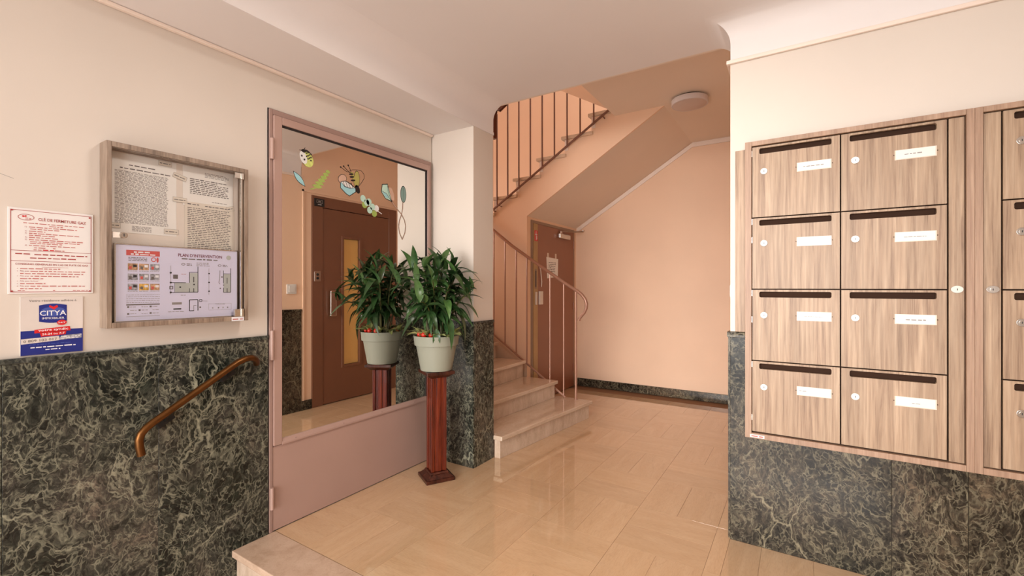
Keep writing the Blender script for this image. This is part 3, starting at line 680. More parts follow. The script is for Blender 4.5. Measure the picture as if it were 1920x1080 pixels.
# sheets inside
sh = thing('notice_sheet', (XB2, .79, 1.53), 'large sheet with one dense text block pinned left inside the notice board', 'paper', 'sheets in the notice board')
B().box(XB2, XB2 + .0008, .668, .905, 1.525, 1.852).build('sheet', 'paper', sh)
p = Print((XB2 + .0009, 0, 0), (0, 1, 0), step=.0003)
p.words('ink', .735, .835, 1.806, .005, rnd); p.words('ink', .705, .885, 1.790, .005, rnd)
for k in range(42): p.words('ink_soft', .688, .875, 1.778 - k * .0052, .0030, rnd, 1, .04)
for k in range(5): p.words('ink_soft', .745, .812, 1.553 - k * .0048, .0028, rnd)
p.build('lettering', sh)
sh = thing('notice_sheet', (XB2, 1.04, 1.70), 'upper right sheet with a short text inside the notice board', 'paper', 'sheets in the notice board')
B().box(XB2, XB2 + .0008, .93, 1.145, 1.672, 1.852).build('sheet', 'paper', sh)
p = Print((XB2 + .0009, 0, 0), (0, 1, 0), step=.0003)
for k in range(4): p.words('ink_soft', 1.02, 1.13, 1.832 - k * .006, .0032, rnd, 1, .2)
for k in range(9): p.words('ink', .958, 1.128, 1.795 - k * .0082, .0042, rnd, 1, .12 if k != 1 else .6)
p.words('ink_soft', 1.05, 1.12, 1.70, .0035, rnd); p.build('lettering', sh)
sh = thing('notice_sheet', (XB2, 1.04, 1.48), 'yellowed lower right sheet full of text lines inside the notice board', 'paper', 'sheets in the notice board')
B().box(XB2 + .001, XB2 + .0018, .937, 1.150, 1.40, 1.690).build('sheet', 'paper_warm', sh)
p = Print((XB2 + .0019, 0, 0), (0, 1, 0), step=.0003)
p.words('ink', .948, .995, 1.678, .005, rnd); p.words('ink', 1.02, 1.13, 1.676, .0045, rnd)
for k in range(24): p.words('ink', .948, 1.138, 1.662 - k * .0083, .0036, rnd, 1, .1)
p.build('lettering', sh)
for (y, z, wd, rot, lab) in ((.862, 1.842, .05, 0, 'white adhesive tag at the top edge of the left sheet'), (.918, 1.795, .055, -.28, 'tilted white adhesive tag between the sheets near the top'), (.918, 1.692, .055, 0, 'white adhesive tag midway between the two columns of sheets'),
                             (.885, 1.545, .055, 0, 'white adhesive tag at the lower right corner of the left sheet'), (.684, 1.552, .045, 0, 'white adhesive tag at the lower left corner of the left sheet'), (1.132, 1.682, .035, .3, 'tilted white adhesive tag at the right edge of the sheets')):
    tg = thing('adhesive_tag', (XB2 + .0019, y, z), lab, 'tag', 'adhesive tags holding the sheets')
    p = Print((XB2 + .0020, y, z), (0, math.cos(rot), math.sin(rot)), (0, -math.sin(rot), math.cos(rot)), .0004)
    p.rect('paper_warm', -wd / 2, wd / 2, -.011, .011, 1); p.frame('ink_soft', -wd / 2, wd / 2, -.011, .011, .0008, 2); p.words('ink', -wd * .4, wd * .4, -.002, .004, rnd, 2); p.build('tag_print', tg)
# framed intervention plan
pl = thing('intervention_plan', (-2.328, .912, 1.158), 'framed pale violet intervention plan with floor drawings in the notice board', 'plan')
B().box(-2.332, -2.322, .680, 1.146, 1.158, 1.474).build('panel', 'paper_violet', pl)
B().box(-2.333, -2.319, .6765, .681, 1.1577, 1.477).box(-2.333, -2.319, 1.1455, 1.149, 1.1577, 1.477).box(-2.333, -2.319, .681, 1.1455, 1.4725, 1.477).box(-2.333, -2.319, .681, 1.1455, 1.1577, 1.161).build('edge_frame', 'chrome', pl)
p = Print((-2.3218, .68, 1.158), (0, 1, 0), step=.0003)   # 0.466 x 0.316
p.rect('p_rose', .035, .150, .272, .294, 1); p.words('p_white', .06, .125, .284, .0055, rnd, 2); p.words('p_white', .05, .14, .275, .0055, rnd, 2)
for k in range(3): p.words('ink', .042, .105, .262 - k * .006, .003, rnd)
p.ring('p_rose', .128, .258, .009, .010, .003, 1); p.ell('p_rose', .142, .257, .004, .011, 1)
cols = [['p_tan', 'p_tan', 'p_greyp'], ['p_greyp', 'p_greyp', 'p_greyp'], ['p_greyp', 'p_yellow', 'p_tan']]
for r_ in range(3):
    for c_ in range(3):
        a, b = .040 + c_ * .038, .212 - r_ * .042
        p.rect(cols[r_][c_], a, a + .033, b, b + .027, 1); p.rect('ink' if (r_ + c_) % 2 else 'p_rose', a + .004, a + .013, b + .004, b + .016, 2); p.rect('p_white' if c_ else 'ink_dark', a + .018, a + .030, b + .012, b + .022, 2)
        p.words('ink_soft', a, a + .033, b - .005, .002, rnd)
for k in range(5): p.words('ink_soft', .035, .150, .108 - k * .008, .0022, rnd)
p.rect('ink', .035, .150, .066, .071, 1); p.rect('ink_soft', .035, .150, .019, .0205, 1)
for r_ in range(3):
    for c_ in range(3):
        a, b = .038 + c_ * .038, .056 - r_ * .014
        if (r_ + c_) % 2 == 0: p.rect('ink', a, a + .007, b, b + .007, 1)
        p.words('ink_soft', a + .010, a + .032, b + .002, .0025, rnd)
p.text('ink_plum', 'PLAN D\'INTERVENTION', .218, .398, .277, .013, 2, .012)
p.words('ink', .232, .385, .265, .0055, rnd)
p.ell('p_grey', .428, .282, .011, .011, 1)
for a in (.238, .388): p.ring('ink', a, .243, .008, .005, .002, 1); p.words('ink', a + .013, a + .034, .244, .003, rnd); p.words('ink', a + .013, a + .036, .238, .003, rnd)
for k in range(3): p.words('ink_soft', .29, .345, .25 - k * .006, .003, rnd)
# plan left
p.rect('p_grey', .205, .296, .118, .160, 1); p.rect('p_grey', .262, .296, .160, .205, 1)
for q in (((.19, .235), (.19, .110)), ): p.line('ink_soft', q, .0012, 2)
for b in (.204, .161, .118): p.ell('ink_dark', .190, b, .004, .004, 3, 12)
p.line('ink_dark', [(.19, .161), (.248, .161)], .0025, 2); p.line('ink_dark', [(.19, .118), (.296, .118), (.296, .235)], .0025, 2); p.line('ink_dark', [(.262, .161), (.262, .208), (.296, .208)], .002, 2)
p.line('ink_dark', [(.279, .163), (.279, .188)], .003, 2); p.line('ink_dark', [(.262, .118), (.262, .136)], .002, 2); p.line('ink_dark', [(.279, .118), (.279, .136)], .003, 2); p.line('ink_dark', [(.205, .118), (.205, .161)], .001, 2)
for a, b in ((.223, .138), (.277, .150)): p.rect('ink_dark', a, a + .006, b, b + .006, 3)
p.rect('ink', .199, .217, .178, .196, 2); p.frame('ink', .185, .199, .132, .146, .003, 2); p.words('ink_red_soft', .23, .25, .198, .002, rnd); p.words('ink_soft', .228, .25, .104, .003, rnd)
# plan right
p.line('ink_soft', [(.342, .228), (.342, .105)], .0012, 1)
for b in (.204, .163, .122): p.ell('ink_dark', .342, b, .0035, .0035, 3, 12)
p.rect('p_grey', .405, .437, .116, .205, 1); p.line('ink_dark', [(.405, .22), (.405, .16)], .0022, 2); p.line('ink_dark', [(.405, .205), (.437, .205)], .002, 2); p.line('ink_dark', [(.437, .232), (.437, .116), (.405, .116), (.405, .138)], .0025, 2)
p.line('ink_dark', [(.421, .158), (.421, .186)], .003, 2); p.line('ink_dark', [(.421, .116), (.421, .136)], .003, 2); p.line('ink', [(.389, .22), (.388, .18), (.384, .163), (.389, .155)], .002, 2); p.rect('ink', .395, .401, .186, .192, 3)
p.rect('ink', .388, .393, .133, .138, 2); p.rect('ink', .403, .408, .148, .153, 3)
# small plans below
p.line('ink_dark', [(.280, .034), (.262, .034), (.262, .084), (.296, .084), (.296, .034)], .003, 2); p.line('ink', [(.279, .034), (.279, .058), (.290, .058)], .0015, 2)
p.frame('ink_dark', .302, .313, .074, .085, .002, 2); p.line('ink', [(.313, .078), (.335, .076)], .001, 2); p.rect('ink', .302, .309, .046, .052, 2)
p.rect('ink_soft', .195, .232, .064, .074, 1); p.words('ink_dark', .200, .230, .042, .006, rnd); p.words('ink_soft', .18, .245, .032, .003, rnd)
p.frame('p_greyp', .340, .440, .034, .064, .001, 1); p.line('p_greyp', [(.37, .062), (.41, .06)], .002, 1)
for a in (.355, .38, .40, .42): p.rect('p_greyp', a, a + .006, .04, .047, 1)
p.build('printing', pl)

# ------------------------------------------------------------------ signs on the left wall
XG = XW - .0118
gs = thing('gas_sign', (XG, .51, 1.275), 'white enamel gas shut-off sign with red print left of the notice board', 'sign')
B().box(XG, XG + .004, .395, .625, 1.275, 1.586).build('plate', 'sign_white', gs, .001)
p = Print((XG + .0042, .395, 1.275), (0, 1, 0), step=.0003)    # .230 x .311
p.frame('ink_red', .006, .224, .006, .303, .0018, 1)
p.rect('ink_red', .006, .224, .156, .1576, 1); p.rect('ink_red', .006, .224, .118, .1196, 1)
p.ring('ink_red', .045, .278, .021, .0115, .0016, 1); p.ell('p_red', .038, .281, .0035, .003, 2); p.ell('p_red', .044, .282, .0025, .003, 2); p.words('ink_red_soft', .043, .058, .274, .002, rnd); p.words('ink_red_soft', .043, .058, .270, .002, rnd)
p.text('ink_red', 'CLÉ DE FERMETURE GAZ', .076, .208, .269, .010, 2, .012)
rows = [(.038, .202, .256), (.105, .142, .249), (.052, .182, .242), (.055, .132, .235), (.052, .095, .227), (.052, .188, .219), (.052, .120, .212), (.052, .130, .204), (.052, .205, .196), (.055, .19, .189), (.055, .14, .183), (.052, .182, .175)]
for a, b, c_ in rows: p.words('ink_red_soft', a, b, c_, .0036, rnd)
for i_, q in enumerate((.242, .227, .219, .204, .196, .175)): p.text('ink_red', '%d)' % (i_ + 1), .042, .047, q, .004)
p.words('ink_red_soft', .065, .098, .167, .0036, rnd); p.words('ink_red_soft', .115, .122, .167, .0036, rnd); p.words('p_red', .088, .118, .1595, .0045, rnd); p.words('ink_red_soft', .064, .085, .1595, .0036, rnd); p.words('ink_red_soft', .120, .150, .1595, .0036, rnd)
p.words('ink_red', .018, .055, .143, .0046, rnd); p.words('ink_red', .066, .212, .142, .0046, rnd); p.words('ink_red', .055, .182, .129, .0046, rnd)
p.text('ink_red', 'CONSIGNES GENERALES EN CAS DE FUITE DE GAZ', .018, .214, .105, .0062, 2, .01); p.rect('ink_red_soft', .085, .158, .0975, .0985, 1)
for k, (b1) in enumerate((.135, .21, .20, .19, .095, 0, .095, .205, .085)):
    z_ = .090 - k * .0091
    if k == 5: p.text('ink_red', 'Ne pas fumer.', .030, .078, z_, .0042)
    elif k in (1, 3, 7): p.text('ink_red', 'Ne pas', .030, .052, z_, .0042); p.words('ink_red_soft', .056, b1, z_, .0037, rnd)
    else: p.words('ink_red_soft', .030, b1, z_, .0037, rnd)
    if k not in (2, 4, 8): p.rect('ink_red', .022, .025, z_ + .001, z_ + .0022, 1)
p.words('ink_red_soft', .024, .042, .0105, .003, rnd); p.words('ink_red_soft', .115, .121, .0105, .003, rnd); p.words('ink_red_soft', .17, .214, .0105, .003, rnd)
p.build('printing', gs)
for a, b in ((.405, 1.575), (.614, 1.572), (.405, 1.285), (.614, 1.284)): B().disc((XG + .004, a, b), (1, 0, 0), .0028, .0015, 10).build('screw', 'ink_red', gs)
sg = thing('syndic_sign', (XG, .51, 1.05), 'clear plastic sign with blue band and red banner under the gas sign', 'sign')
B().box(XG, XG + .004, .425, .595, 1.0495, 1.263).build('plate', 'p_cream', sg, .001)
p = Print((XG + .0042, .425, 1.0495), (0, 1, 0), step=.0003)   # .170 x .2135
p.rect('p_blue', .001, .169, .001, .090, 1)
p.text('ink', 'Votre résidence adhère à', .022, .150, .196, .008)
bp = [(.048 + .075 * k / 8, .182 + .006 * math.sin(math.pi * k / 8)) for k in range(9)] + [(.123 - .075 * k / 8, .122 - .006 * math.sin(math.pi * k / 8)) for k in range(9)]
p.poly('p_blue', bp, 2); p.ell('p_blue2', .0855, .158, .034, .018, 3); p.poly('p_red', [(.076, .183), (.086, .176), (.096, .183), (.099, .176), (.088, .165), (.074, .176)], 4)
p.text('p_white', 'CITYA', .050, .121, .144, .018, 5, .01); p.text('p_white', 'IMMOBILIER', .056, .116, .130, .0075, 5)
p.ell('p_red', .109, .116, .0135, .010, 6); p.text('p_white', '24/7', .0985, .119, .1135, .005, 7, .01)
p.poly('p_red', [(.036, .093), (.131, .101), (.134, .084), (.036, .080)], 3); p.poly('p_red', [(.050, .082), (.122, .085), (.120, .070), (.053, .066)], 3)
p.text('p_white', 'votre syndic', .046, .127, .086, .008, 4, .012, .03); p.text('p_white', '24-24 ou 7-7', .056, .117, .0715, .007, 4, .01, .02)
p.poly('p_cream', [(.002, .042), (.102, .049), (.102, .066), (.002, .061)], 2); p.poly('p_greyp', [(.102, .050), (.165, .054), (.165, .069), (.108, .066), (.103, .058)], 2)
p.text('ink', '0 809 103 017', .008, .096, .0475, .009, 4, 0, .04)
for q in ((.107, .160, .0600), (.107, .160, .0545)): p.words('p_white', q[0], q[1], q[2], .003, rnd, 4)
p.words('p_blue2', .022, .14, .037, .003, rnd, 2); p.words('p_white', .026, .148, .026, .0042, rnd, 2); p.words('p_white', .065, .105, .016, .0042, rnd, 2)
p.build('printing', sg)

# ------------------------------------------------------------------ brass handrail
hr = thing('wall_handrail', (XW, 1.0, .6), 'short curved brass handrail on the green marble by the steps', 'handrail')
xr = XW + .062
path = [(xr, .758, .603), (xr, .752, .640), (xr, .750, .668), (xr, .757, .692), (xr, .772, .710), (xr, .795, .727), (xr, .898, .789), (xr, 1.026, .866), (xr, 1.110, .917), (xr, 1.140, .934), (xr, 1.172, .946), (xr - .003, 1.202, .948), (xr - .016, 1.228, .938), (xr - .033, 1.245, .922), (xr - .05, 1.255, .908)]
B().tube(path, .0155, 14, True, .0155).build('rail', 'brass', hr, 0, True)
for y, z in ((.858, .716), (1.112, .872)):
    d = Vector((0, .86, .52)); c0 = Vector((0, y, z)); nrm = Vector((0, -.52, .86))
    q = [c0 - d * .034 - nrm * .015, c0 + d * .034 - nrm * .015, c0 + d * .034 + nrm * .015, c0 - d * .034 + nrm * .015]
    br = B().hexa([(XW + .0005, v.y, v.z) for v in q], [(XW + .024, v.y, v.z) for v in q]).build('bracket', 'iron', hr, .002)
    B().tube([(XW + .020, y, z), (XW + .045, y - .006, z + .018), (XW + .060, y - .010, z + .044)], .007, 8).build('bracket_arm', 'iron', br)

# ------------------------------------------------------------------ pedestal and plant
PXc, PYc = -2.093, 2.332
pd = thing('plant_pedestal', (PXc, PYc, 0), 'red mahogany pedestal with a fluted square column in front of the mirror', 'pedestal')
ang = R(-29.5)
def sq(h, z, cham=0):
    pts = [(-h, -h), (h, -h), (h, h), (-h, h)]
    return [(PXc + x * math.cos(ang) - y * math.sin(ang), PYc + x * math.sin(ang) + y * math.cos(ang), z) for x, y in pts]
B().hexa(sq(.1, 0), sq(.1, .022)).build('base_plinth', 'mahogany_dark', pd, .003)
B().hexa(sq(.092, .0225), sq(.066, .045)).build('base_moulding', 'mahogany_dark', pd, .003)
B().hexa(sq(.066, .0455), sq(.060, .058)).build('base_collar', 'mahogany_dark', pd, .002)
core = B().hexa(sq(.046, .0585), sq(.046, .690)); core.build('column', 'mahogany', pd, .003)
for s_ in range(4):        # raised corner posts and centre strips give the fluted column
    a = ang + s_ * math.pi / 2
    for off, hw, dp in ((-.044, .010, .008), (.044, .010, .008), (0, .016, .006)):
        pts = []
        for u_, v_ in ((off - hw, .0455), (off + hw, .0455), (off + hw, .0455 + dp), (off - hw, .0455 + dp)):
            pts.append((PXc + v_ * math.sin(a) + u_ * math.cos(a), PYc - v_ * math.cos(a) + u_ * math.sin(a)))
        B().hexa([(x, y, .0587) for x, y in pts], [(x, y, .690) for x, y in pts]).build('column_strip', 'mahogany', pd, .003)
B().hexa(sq(.064, .6905), sq(.090, .712)).build('top_moulding', 'mahogany_dark', pd, .003)
B().hexa(sq(.098, .7125), sq(.098, .735)).build('top_plate', 'mahogany_dark', pd, .004)

pt = thing('potted_plant', (PXc, PYc, .7355), 'bushy long-leaved green plant in a sage pot on the pedestal', 'potted plant')
B().lathe([(.100, .7355), (.106, .738), (.136, .905), (.147, .908), (.153, .965), (.154, .972), (.147, .972), (.144, .955)], PXc, PYc, 40).build('pot', 'pot', pt, 0, True)
B().lathe([(.0, .958), (.08, .962), (.143, .952)], PXc, PYc, 24).build('soil', 'soil', pt, 0, True)
def leaf_mesh(name, L, W, droop, fold, mat, n=7):
    vs = []; fs = []
    for k in range(n + 1):
        t_ = k / n; x = L * (t_ - .12 * droop * t_ * t_); z = -droop * L * .55 * t_ * t_ + .05 * L * math.sin(math.pi * t_)
        w_ = W * (math.sin(math.pi * min(1, t_ ** .72 * .98 + .02)) ** .85) if 0 < k < n else (.0025 if k == 0 else .0006)
        vs += [(x, -w_, z + fold * w_), (x, 0, z), (x, w_, z + fold * w_)]
    for k in range(n):
        a = k * 3
        fs += [(a, a + 1, a + 4, a + 3), (a + 1, a + 2, a + 5, a + 4)]
    me = bpy.data.meshes.new(name); me.from_pydata(vs, [], fs); me.materials.append(M[mat]); me.update()
    me.polygons.foreach_set('use_smooth', [True] * len(me.polygons)); return me
LM = [leaf_mesh('leaf', L, W, d, f, m_) for L, W, d, f, m_ in ((.19, .024, .6, .35, 'leaf'), (.17, .021, 1.0, .4, 'leaf'), (.20, .025, 1.3, .3, 'leaf'), (.15, .021, .3, .45, 'leaf_b'), (.18, .024, .8, .35, 'leaf_b'), (.14, .018, .6, .5, 'leaf'))]
VM = leaf_mesh('variegated_leaf', .085, .014, .5, .3, 'leaf_v', 5)
rl = random.Random(11)
def put_leaf(me, name, pos, az, el, roll=0, sc=1.0):
    mw = Matrix.Translation(pos) @ Matrix.Rotation(az, 4, 'Z') @ Matrix.Rotation(-el, 4, 'Y') @ Matrix.Rotation(roll, 4, 'X') @ Matrix.Scale(sc, 4)
    for v in me.vertices:                       # no leaf grows through the mirror or the pillar
        p_ = mw @ v.co
        if p_.x < XW + .016 or p_.y > YM - .002: return None
    o = bpy.data.objects.new(name, me); C.objects.link(o); o.parent = pt
    o.location = (pos[0] - PXc, pos[1] - PYc, pos[2] - .7355); o.rotation_euler = (roll, -el, az); o.scale = (sc, sc, sc); return o
stems = []
for k in range(24):
    az = k * 2.399 + rl.uniform(-.25, .25); spread = (.05 + .25 * (k / 24) ** .8) * rl.uniform(.85, 1.15); hgt = rl.uniform(.42, .53) - .34 * (spread / .30) ** 2 * .60
    b0 = Vector((PXc + .05 * math.cos(az) * rl.uniform(.4, 1.3), PYc + .05 * math.sin(az) * rl.uniform(.4, 1.3), .955))
    top = Vector((PXc + spread * math.cos(az), PYc + spread * math.sin(az), .96 + hgt))
    mid = (b0 + top) / 2 + Vector((0, 0, .06 + .05 * spread / .2)) - Vector((math.cos(az), math.sin(az), 0)) * .02
    pts = [b0 * (1 - t_) ** 2 + mid * 2 * t_ * (1 - t_) + top * t_ * t_ for t_ in [i / 7 for i in range(8)]]
    if top.x < XW + .08: continue
    B().tube(pts, [.0055 - .0004 * i for i in range(8)], 6).build('stem', 'stem', pt, 0, True)
    stems.append((pts, az))
nl = 0
for pts, az in stems:
    for i in range(13):
        t_ = .28 + .72 * i / 12; x = t_ * 7; a = int(min(6, x)); q = pts[a].lerp(pts[a + 1], x - a)
        la = az + i * 2.399 + rl.uniform(-.4, .4); el = R(-8 + 75 * max(0, (t_ - .4) / .6) ** 1.6 + rl.uniform(-22, 22))
        if i >= 11: el = R(rl.uniform(55, 82))
        me = rl.choice(LM); sc = rl.uniform(.75, 1.15)
        reach = .21 * sc * math.cos(el)
        if q.x + math.cos(la) * reach < XW + .03: la = rl.uniform(-1.2, 1.2)
        if q.y + math.sin(la) * reach > YM - .01: la = -la
        if q.x + math.cos(la) * reach < XW + .02 or q.y + math.sin(la) * reach > YM: continue
        put_leaf(me, 'leaf', q, la, el, rl.uniform(-.5, .5), sc); nl += 1
# long drooping leaves over the rim
for az, el, h in ((R(-48), -1.15, 1.03), (R(-20), -.55, 1.10), (R(15), -.5, 1.13), (R(40), -.35, 1.2), (R(8), -.1, 1.32), (R(-12), .1, 1.38), (R(25), .2, 1.42)):
    put_leaf(LM[2], 'leaf', (PXc + .13 * math.cos(az), PYc + .13 * math.sin(az), h), az, el, 0, 1.0)
# small variegated underplanting and red ornaments at the rim
for k in range(9):
    az0 = R(-165 + k * 40); cx, cy = PXc + .128 * math.cos(az0), PYc + .108 * math.sin(az0)
    for i in range(7):
        put_leaf(VM, 'variegated_leaf', (cx, cy, .975), az0 + (i - 3) * .5, R(rl.uniform(5, 60)), rl.uniform(-.4, .4), rl.uniform(.8, 1.2))
for az0 in (R(-66), R(-92), R(-118), R(115), R(150)):
    cx, cy = PXc + .118 * math.cos(az0), PYc + .118 * math.sin(az0); rr = rl.uniform(.013, .02)
    B().lathe([(0, .968 - rr * .4)] + [(rr * math.sin(R(20 * i)), .975 - rr * math.cos(R(20 * i)) + rr * .4) for i in range(1, 9)] + [(0, .975 + rr * 1.4)], cx, cy, 12).build('red_ornament', 'red', pt, 0, True)

# ------------------------------------------------------------------ lower stair flight
r_ = .173
sf = thing('stair_flight', (-1.9, 3.5, 0), 'polished travertine steps rising behind the pillar', 'staircase')
#        riser X at Y 2.845, at Y 4.12
rs = [(-1.912, -1.770), (-2.190, -2.108), (-2.440, -2.485), (-2.70, -2.83), (-2.97, -3.10), (-3.24, -3.36), (-3.52, -3.62), (-3.80, -3.86), (-4.1, -4.1)]
for k, (xa, xb_) in enumerate(rs):
    z0, z1 = k * r_, (k + 1) * r_; ye = 4.215 if k == 0 else 4.150; yr = ye - .022; ya = 2.845
    na, nb_ = (rs[k + 1] if k + 1 < len(rs) else (-5.17, -5.17))
    back = (na - .02, nb_ - .02)
    yl = YE + .032
    if k == 0: yl = YE - .005
    def X_at(a, b, y): return a + (b - a) * (y - 2.845) / (4.12 - 2.845)
    f0, f1 = X_at(xa, xb_, yl) + .028, X_at(xa, xb_, ye) + .028
    g0, g1 = X_at(back[0], back[1], yl), X_at(back[0], back[1], ye)
    if k == 0:
        # first tread returns round the pillar foot
        B().hexa([(XP + .002, yl, z1 - .034), (f0, yl, z1 - .034), (f1, ye, z1 - .034), (g1, ye, z1 - .034)], [(XP + .002, yl, z1), (f0, yl, z1), (f1, ye, z1), (g1, ye, z1)])
        o = tri_poly([(0, 0)] * 0 + [(0, 0), (1, 0), (1, 1)], 0, 1, 'tmp', 'step'); bpy.data.objects.remove(o)
        t1 = B(); t1.prism([(XP + .002, YE - .005), (f0, YE - .005), (f1, ye), (g1, ye), (X_at(back[0], back[1], YE + .032), YE + .032), (XP + .002, YE + .032)], lambda p: (p[0], p[1], z1 - .034), lambda p: (p[0], p[1], z1))
        t1.build('tread', 'step', sf, .006)
        rf0, rf1 = X_at(xa, xb_, YE + .012), X_at(xa, xb_, yr)
        B().prism([(rf0, YE + .012), (rf1, yr), (rf1 - .38, yr), (XP - .19, YE + .034), (XP + .004, YE + .034), (XP + .004, YE + .012)], lambda p: (p[0], p[1], 0), lambda p: (p[0], p[1], z1 - .0345)).build('riser', 'riser', sf, .002)
    else:
        B().hexa([(g0, yl, z1 - .034), (f0, yl, z1 - .034), (f1, ye, z1 - .034), (g1, ye, z1 - .034)], [(g0, yl, z1), (f0, yl, z1), (f1, ye, z1), (g1, ye, z1)]).build('tread', 'step', sf, .006)
        rf0, rf1 = X_at(xa, xb_, yl), X_at(xa, xb_, yr)
        B().hexa([(rf0 - .3, yl, z0 + .0005), (rf0, yl, z0 + .0005), (rf1, yr, z0 + .0005), (rf1 - .3, yr, z0 + .0005)], [(rf0 - .3, yl, z1 - .0345), (rf0, yl, z1 - .0345), (rf1, yr, z1 - .0345), (rf1 - .3, yr, z1 - .0345)]).build('riser', 'riser', sf, .002)
# half landing
struct(B().box(-5.19, -4.12, 4.16, YF - .002, 9 * r_ - .15, 9 * r_ - .0005).build('floor_half_landing', 'step'), 'stone half landing at the turn of the stairs')

# lower railing
YR_ = 4.178
lr = thing('stair_railing', (-1.89, YR_, .174), 'mauve metal stair railing with a curled end beside the lower steps', 'railing')
k_ = YR_ / 4.16
pth = [(-3.3, 2.226), (-2.89, 1.936), (-2.643, 1.748), (-2.376, 1.573), (-2.003, 1.336), (-1.93, 1.292), (-1.866, 1.256), (-1.822, 1.222), (-1.788, 1.180), (-1.772, 1.135), (-1.776, 1.088), (-1.798, 1.045), (-1.828, 1.012), (-1.850, .985), (-1.853, .966)]
pth = [(x * k_, YR_, 1.3 + (z - 1.3) * k_) for x, z in pth]
B().tube(pth, .0185, 12, True, .0165).build('handrail', 'railing', lr, 0, True)
def rail_z(x):
    for (x0, _, z0), (x1, _, z1) in zip(pth[:-1], pth[1:]):
        if x0 <= x <= x1: return z0 + (z1 - z0) * (x - x0) / (x1 - x0)
    return 1.3
def bar_z(x): return .178 + (-2.012 - x) * .664
for x in (-3.18, -3.035, -2.895, -2.745, -2.60, -2.465, -2.188, -2.030):
    B().tube([(x, YR_, bar_z(x)), (x, YR_, rail_z(x) - .012)], .0075, 8).build('baluster', 'railing', lr, 0, True)
B().tube([(-1.894, YR_, .1735), (-1.894, YR_, rail_z(-1.894) - .01)], .0115, 12).build('newel_post', 'railing', lr, 0, True)
B().tube([(-1.894, YR_, .1735), (-1.894, YR_, .18)], .02, 12).build('post_foot', 'railing', lr, 0, True)
B().tube([(-2.012, YR_, .178), (-3.3, YR_, bar_z(-3.3))], .008, 8, True, .012).build('bottom_bar', 'railing', lr, 0, True)

# ------------------------------------------------------------------ upper stair flight and railing
uf = thing('stair_flight', (-2.4, 4.9, 2.1), 'upper flight of stone treads rising to the right above the cupboard', 'staircase')
for x, z in nose:
    B().box(x, x + .345, YS - .03, YF - .002, z - .033, z).build('tread', 'step', uf, .005)
    B().box(x + .031, x + .05, YS + .0195, YF - .002, z - .21, z - .034).build('riser', 'trim', uf)
    B().box(x + .0305, x + .07, YS - .003, YS - .0002, z - .145, z - .0335).build('riser_end', 'trim', uf)
YU = 4.214
ur = thing('stair_railing', (-2.4, YU, 2.1), 'brown upper stair railing with a dark wooden handrail above the cupboard', 'railing')
def ub(x): return 2.636 + (x + 2.184) * .617
xs_ = [-2.878 + .1448 * i for i in range(-3, 9)]
B().tube([(-3.45, YU, ub(-3.45)), (-1.50, YU, ub(-1.50))], .009, 8, True, .013).build('bottom_bar', 'railing_dark', ur, 0, True)
for x in xs_:
    B().tube([(x, YU, ub(x) - .012), (x, YU, ub(x) + 1.04)], .0085, 8).build('baluster', 'railing_dark', ur, 0, True)
hp = [(-2.918, 2.975), (-2.918, 3.12), (-2.918, 3.24), (-2.908, 3.29), (-2.885, 3.325)] + [(x, ub(x) + 1.07) for x in (-2.85, -2.4, -1.55)]
B().tube([(x, YU, z) for x, z in hp], .036, 10, True, .026, (0, 1, 0)).build('handrail', 'dark_wood', ur, 0, True)
for x in (-2.92, -2.84, -1.62): B().tube([(x, YU, ub(x) - .02), (x, YS + .002, ub(x) - .025)], .006, 8).build('fixing_lug', 'railing_dark', ur)

# ------------------------------------------------------------------ cupboard door under the stairs
dc = thing('door_2', (XD, 4.9, 0), 'brown cupboard door with an olive metal edge under the upper stair flight', None, None, 'structure')
B().box(XD - .05, XD + .008, 4.336, 4.375, 0, 2.044).box(XD - .05, XD + .008, 5.43, 5.469, 0, 2.044).box(XD - .05, XD + .008, 4.375, 5.43, 2.012, 2.044).build('door_frame', 'closet_frame', dc, .002)
B().box(XD - .035, XD + .012, 4.475, 5.428, .006, 2.010).build('leaf', 'closet', dc, .002)
B().box(XD - .035, XD + .013, 4.378, 4.474, .006, 2.010).build('edge_plate', 'olive', dc, .001)
B().box(XD + .0132, XD + .016, 4.405, 4.450, 1.28, 1.50).build('lock_plate', 'closet_frame', dc, .001)
B().box(XD + .0162, XD + .0168, 4.415, 4.432, 1.30, 1.48).build('keyhole_slot', 'ink_dark', dc)
B().box(XD + .0125, XD + .024, 4.415, 4.448, 1.10, 1.245).build('latch_cover', 'backing', dc, .002)
B().box(XD + .0125, XD + .034, 4.49, 4.565, 1.10, 1.25).build('handle_plate', 'backing', dc, .003)
B().tube([(XD + .013, 4.50, 1.55), (XD + .03, 4.51, 1.50), (XD + .022, 4.55, 1.36), (XD + .02, 4.545, 1.30)], .006, 6).build('key_cord', 'backing', dc)
cl_ = B().box(XD + .0125, XD + .055, 4.96, 5.26, 1.895, 1.955).build('door_closer', 'chrome', dc, .010)
B().tube([(XD + .035, 5.02, 1.956), (XD + .035, 5.02, 1.985)], .016, 12).build('closer_spindle', 'chrome', cl_)
B().tube([(XD + .035, 5.02, 1.983), (XD + .10, 5.30, 2.0), (XD + .12, YF - .03, 2.025)], .009, 8).build('closer_arm', 'closet_frame', cl_)
B().disc((XD + .12, YF - .035, 2.025), (0, 0, 1), .014, .02, 12).build('arm_end', 'chrome', cl_)
for z in (.2, 1.0, 1.8): B().tube([(XD + .016, 5.429, z), (XD + .016, 5.429, z + .1)], .008, 8).build('hinge', 'closet', dc)
p = Print((XD + .0134, 4.395, 1.815), (0, 1, 0), step=.0006); p.rect('p_red', 0, .075, 0, .12, 1); p.rect('p_white', .032, .042, .008, .112, 2); p.rect('p_white', .012, .063, .070, .080, 2); p.rect('p_white', .050, .060, .02, .06, 2); p.build('fire_sticker', dc)
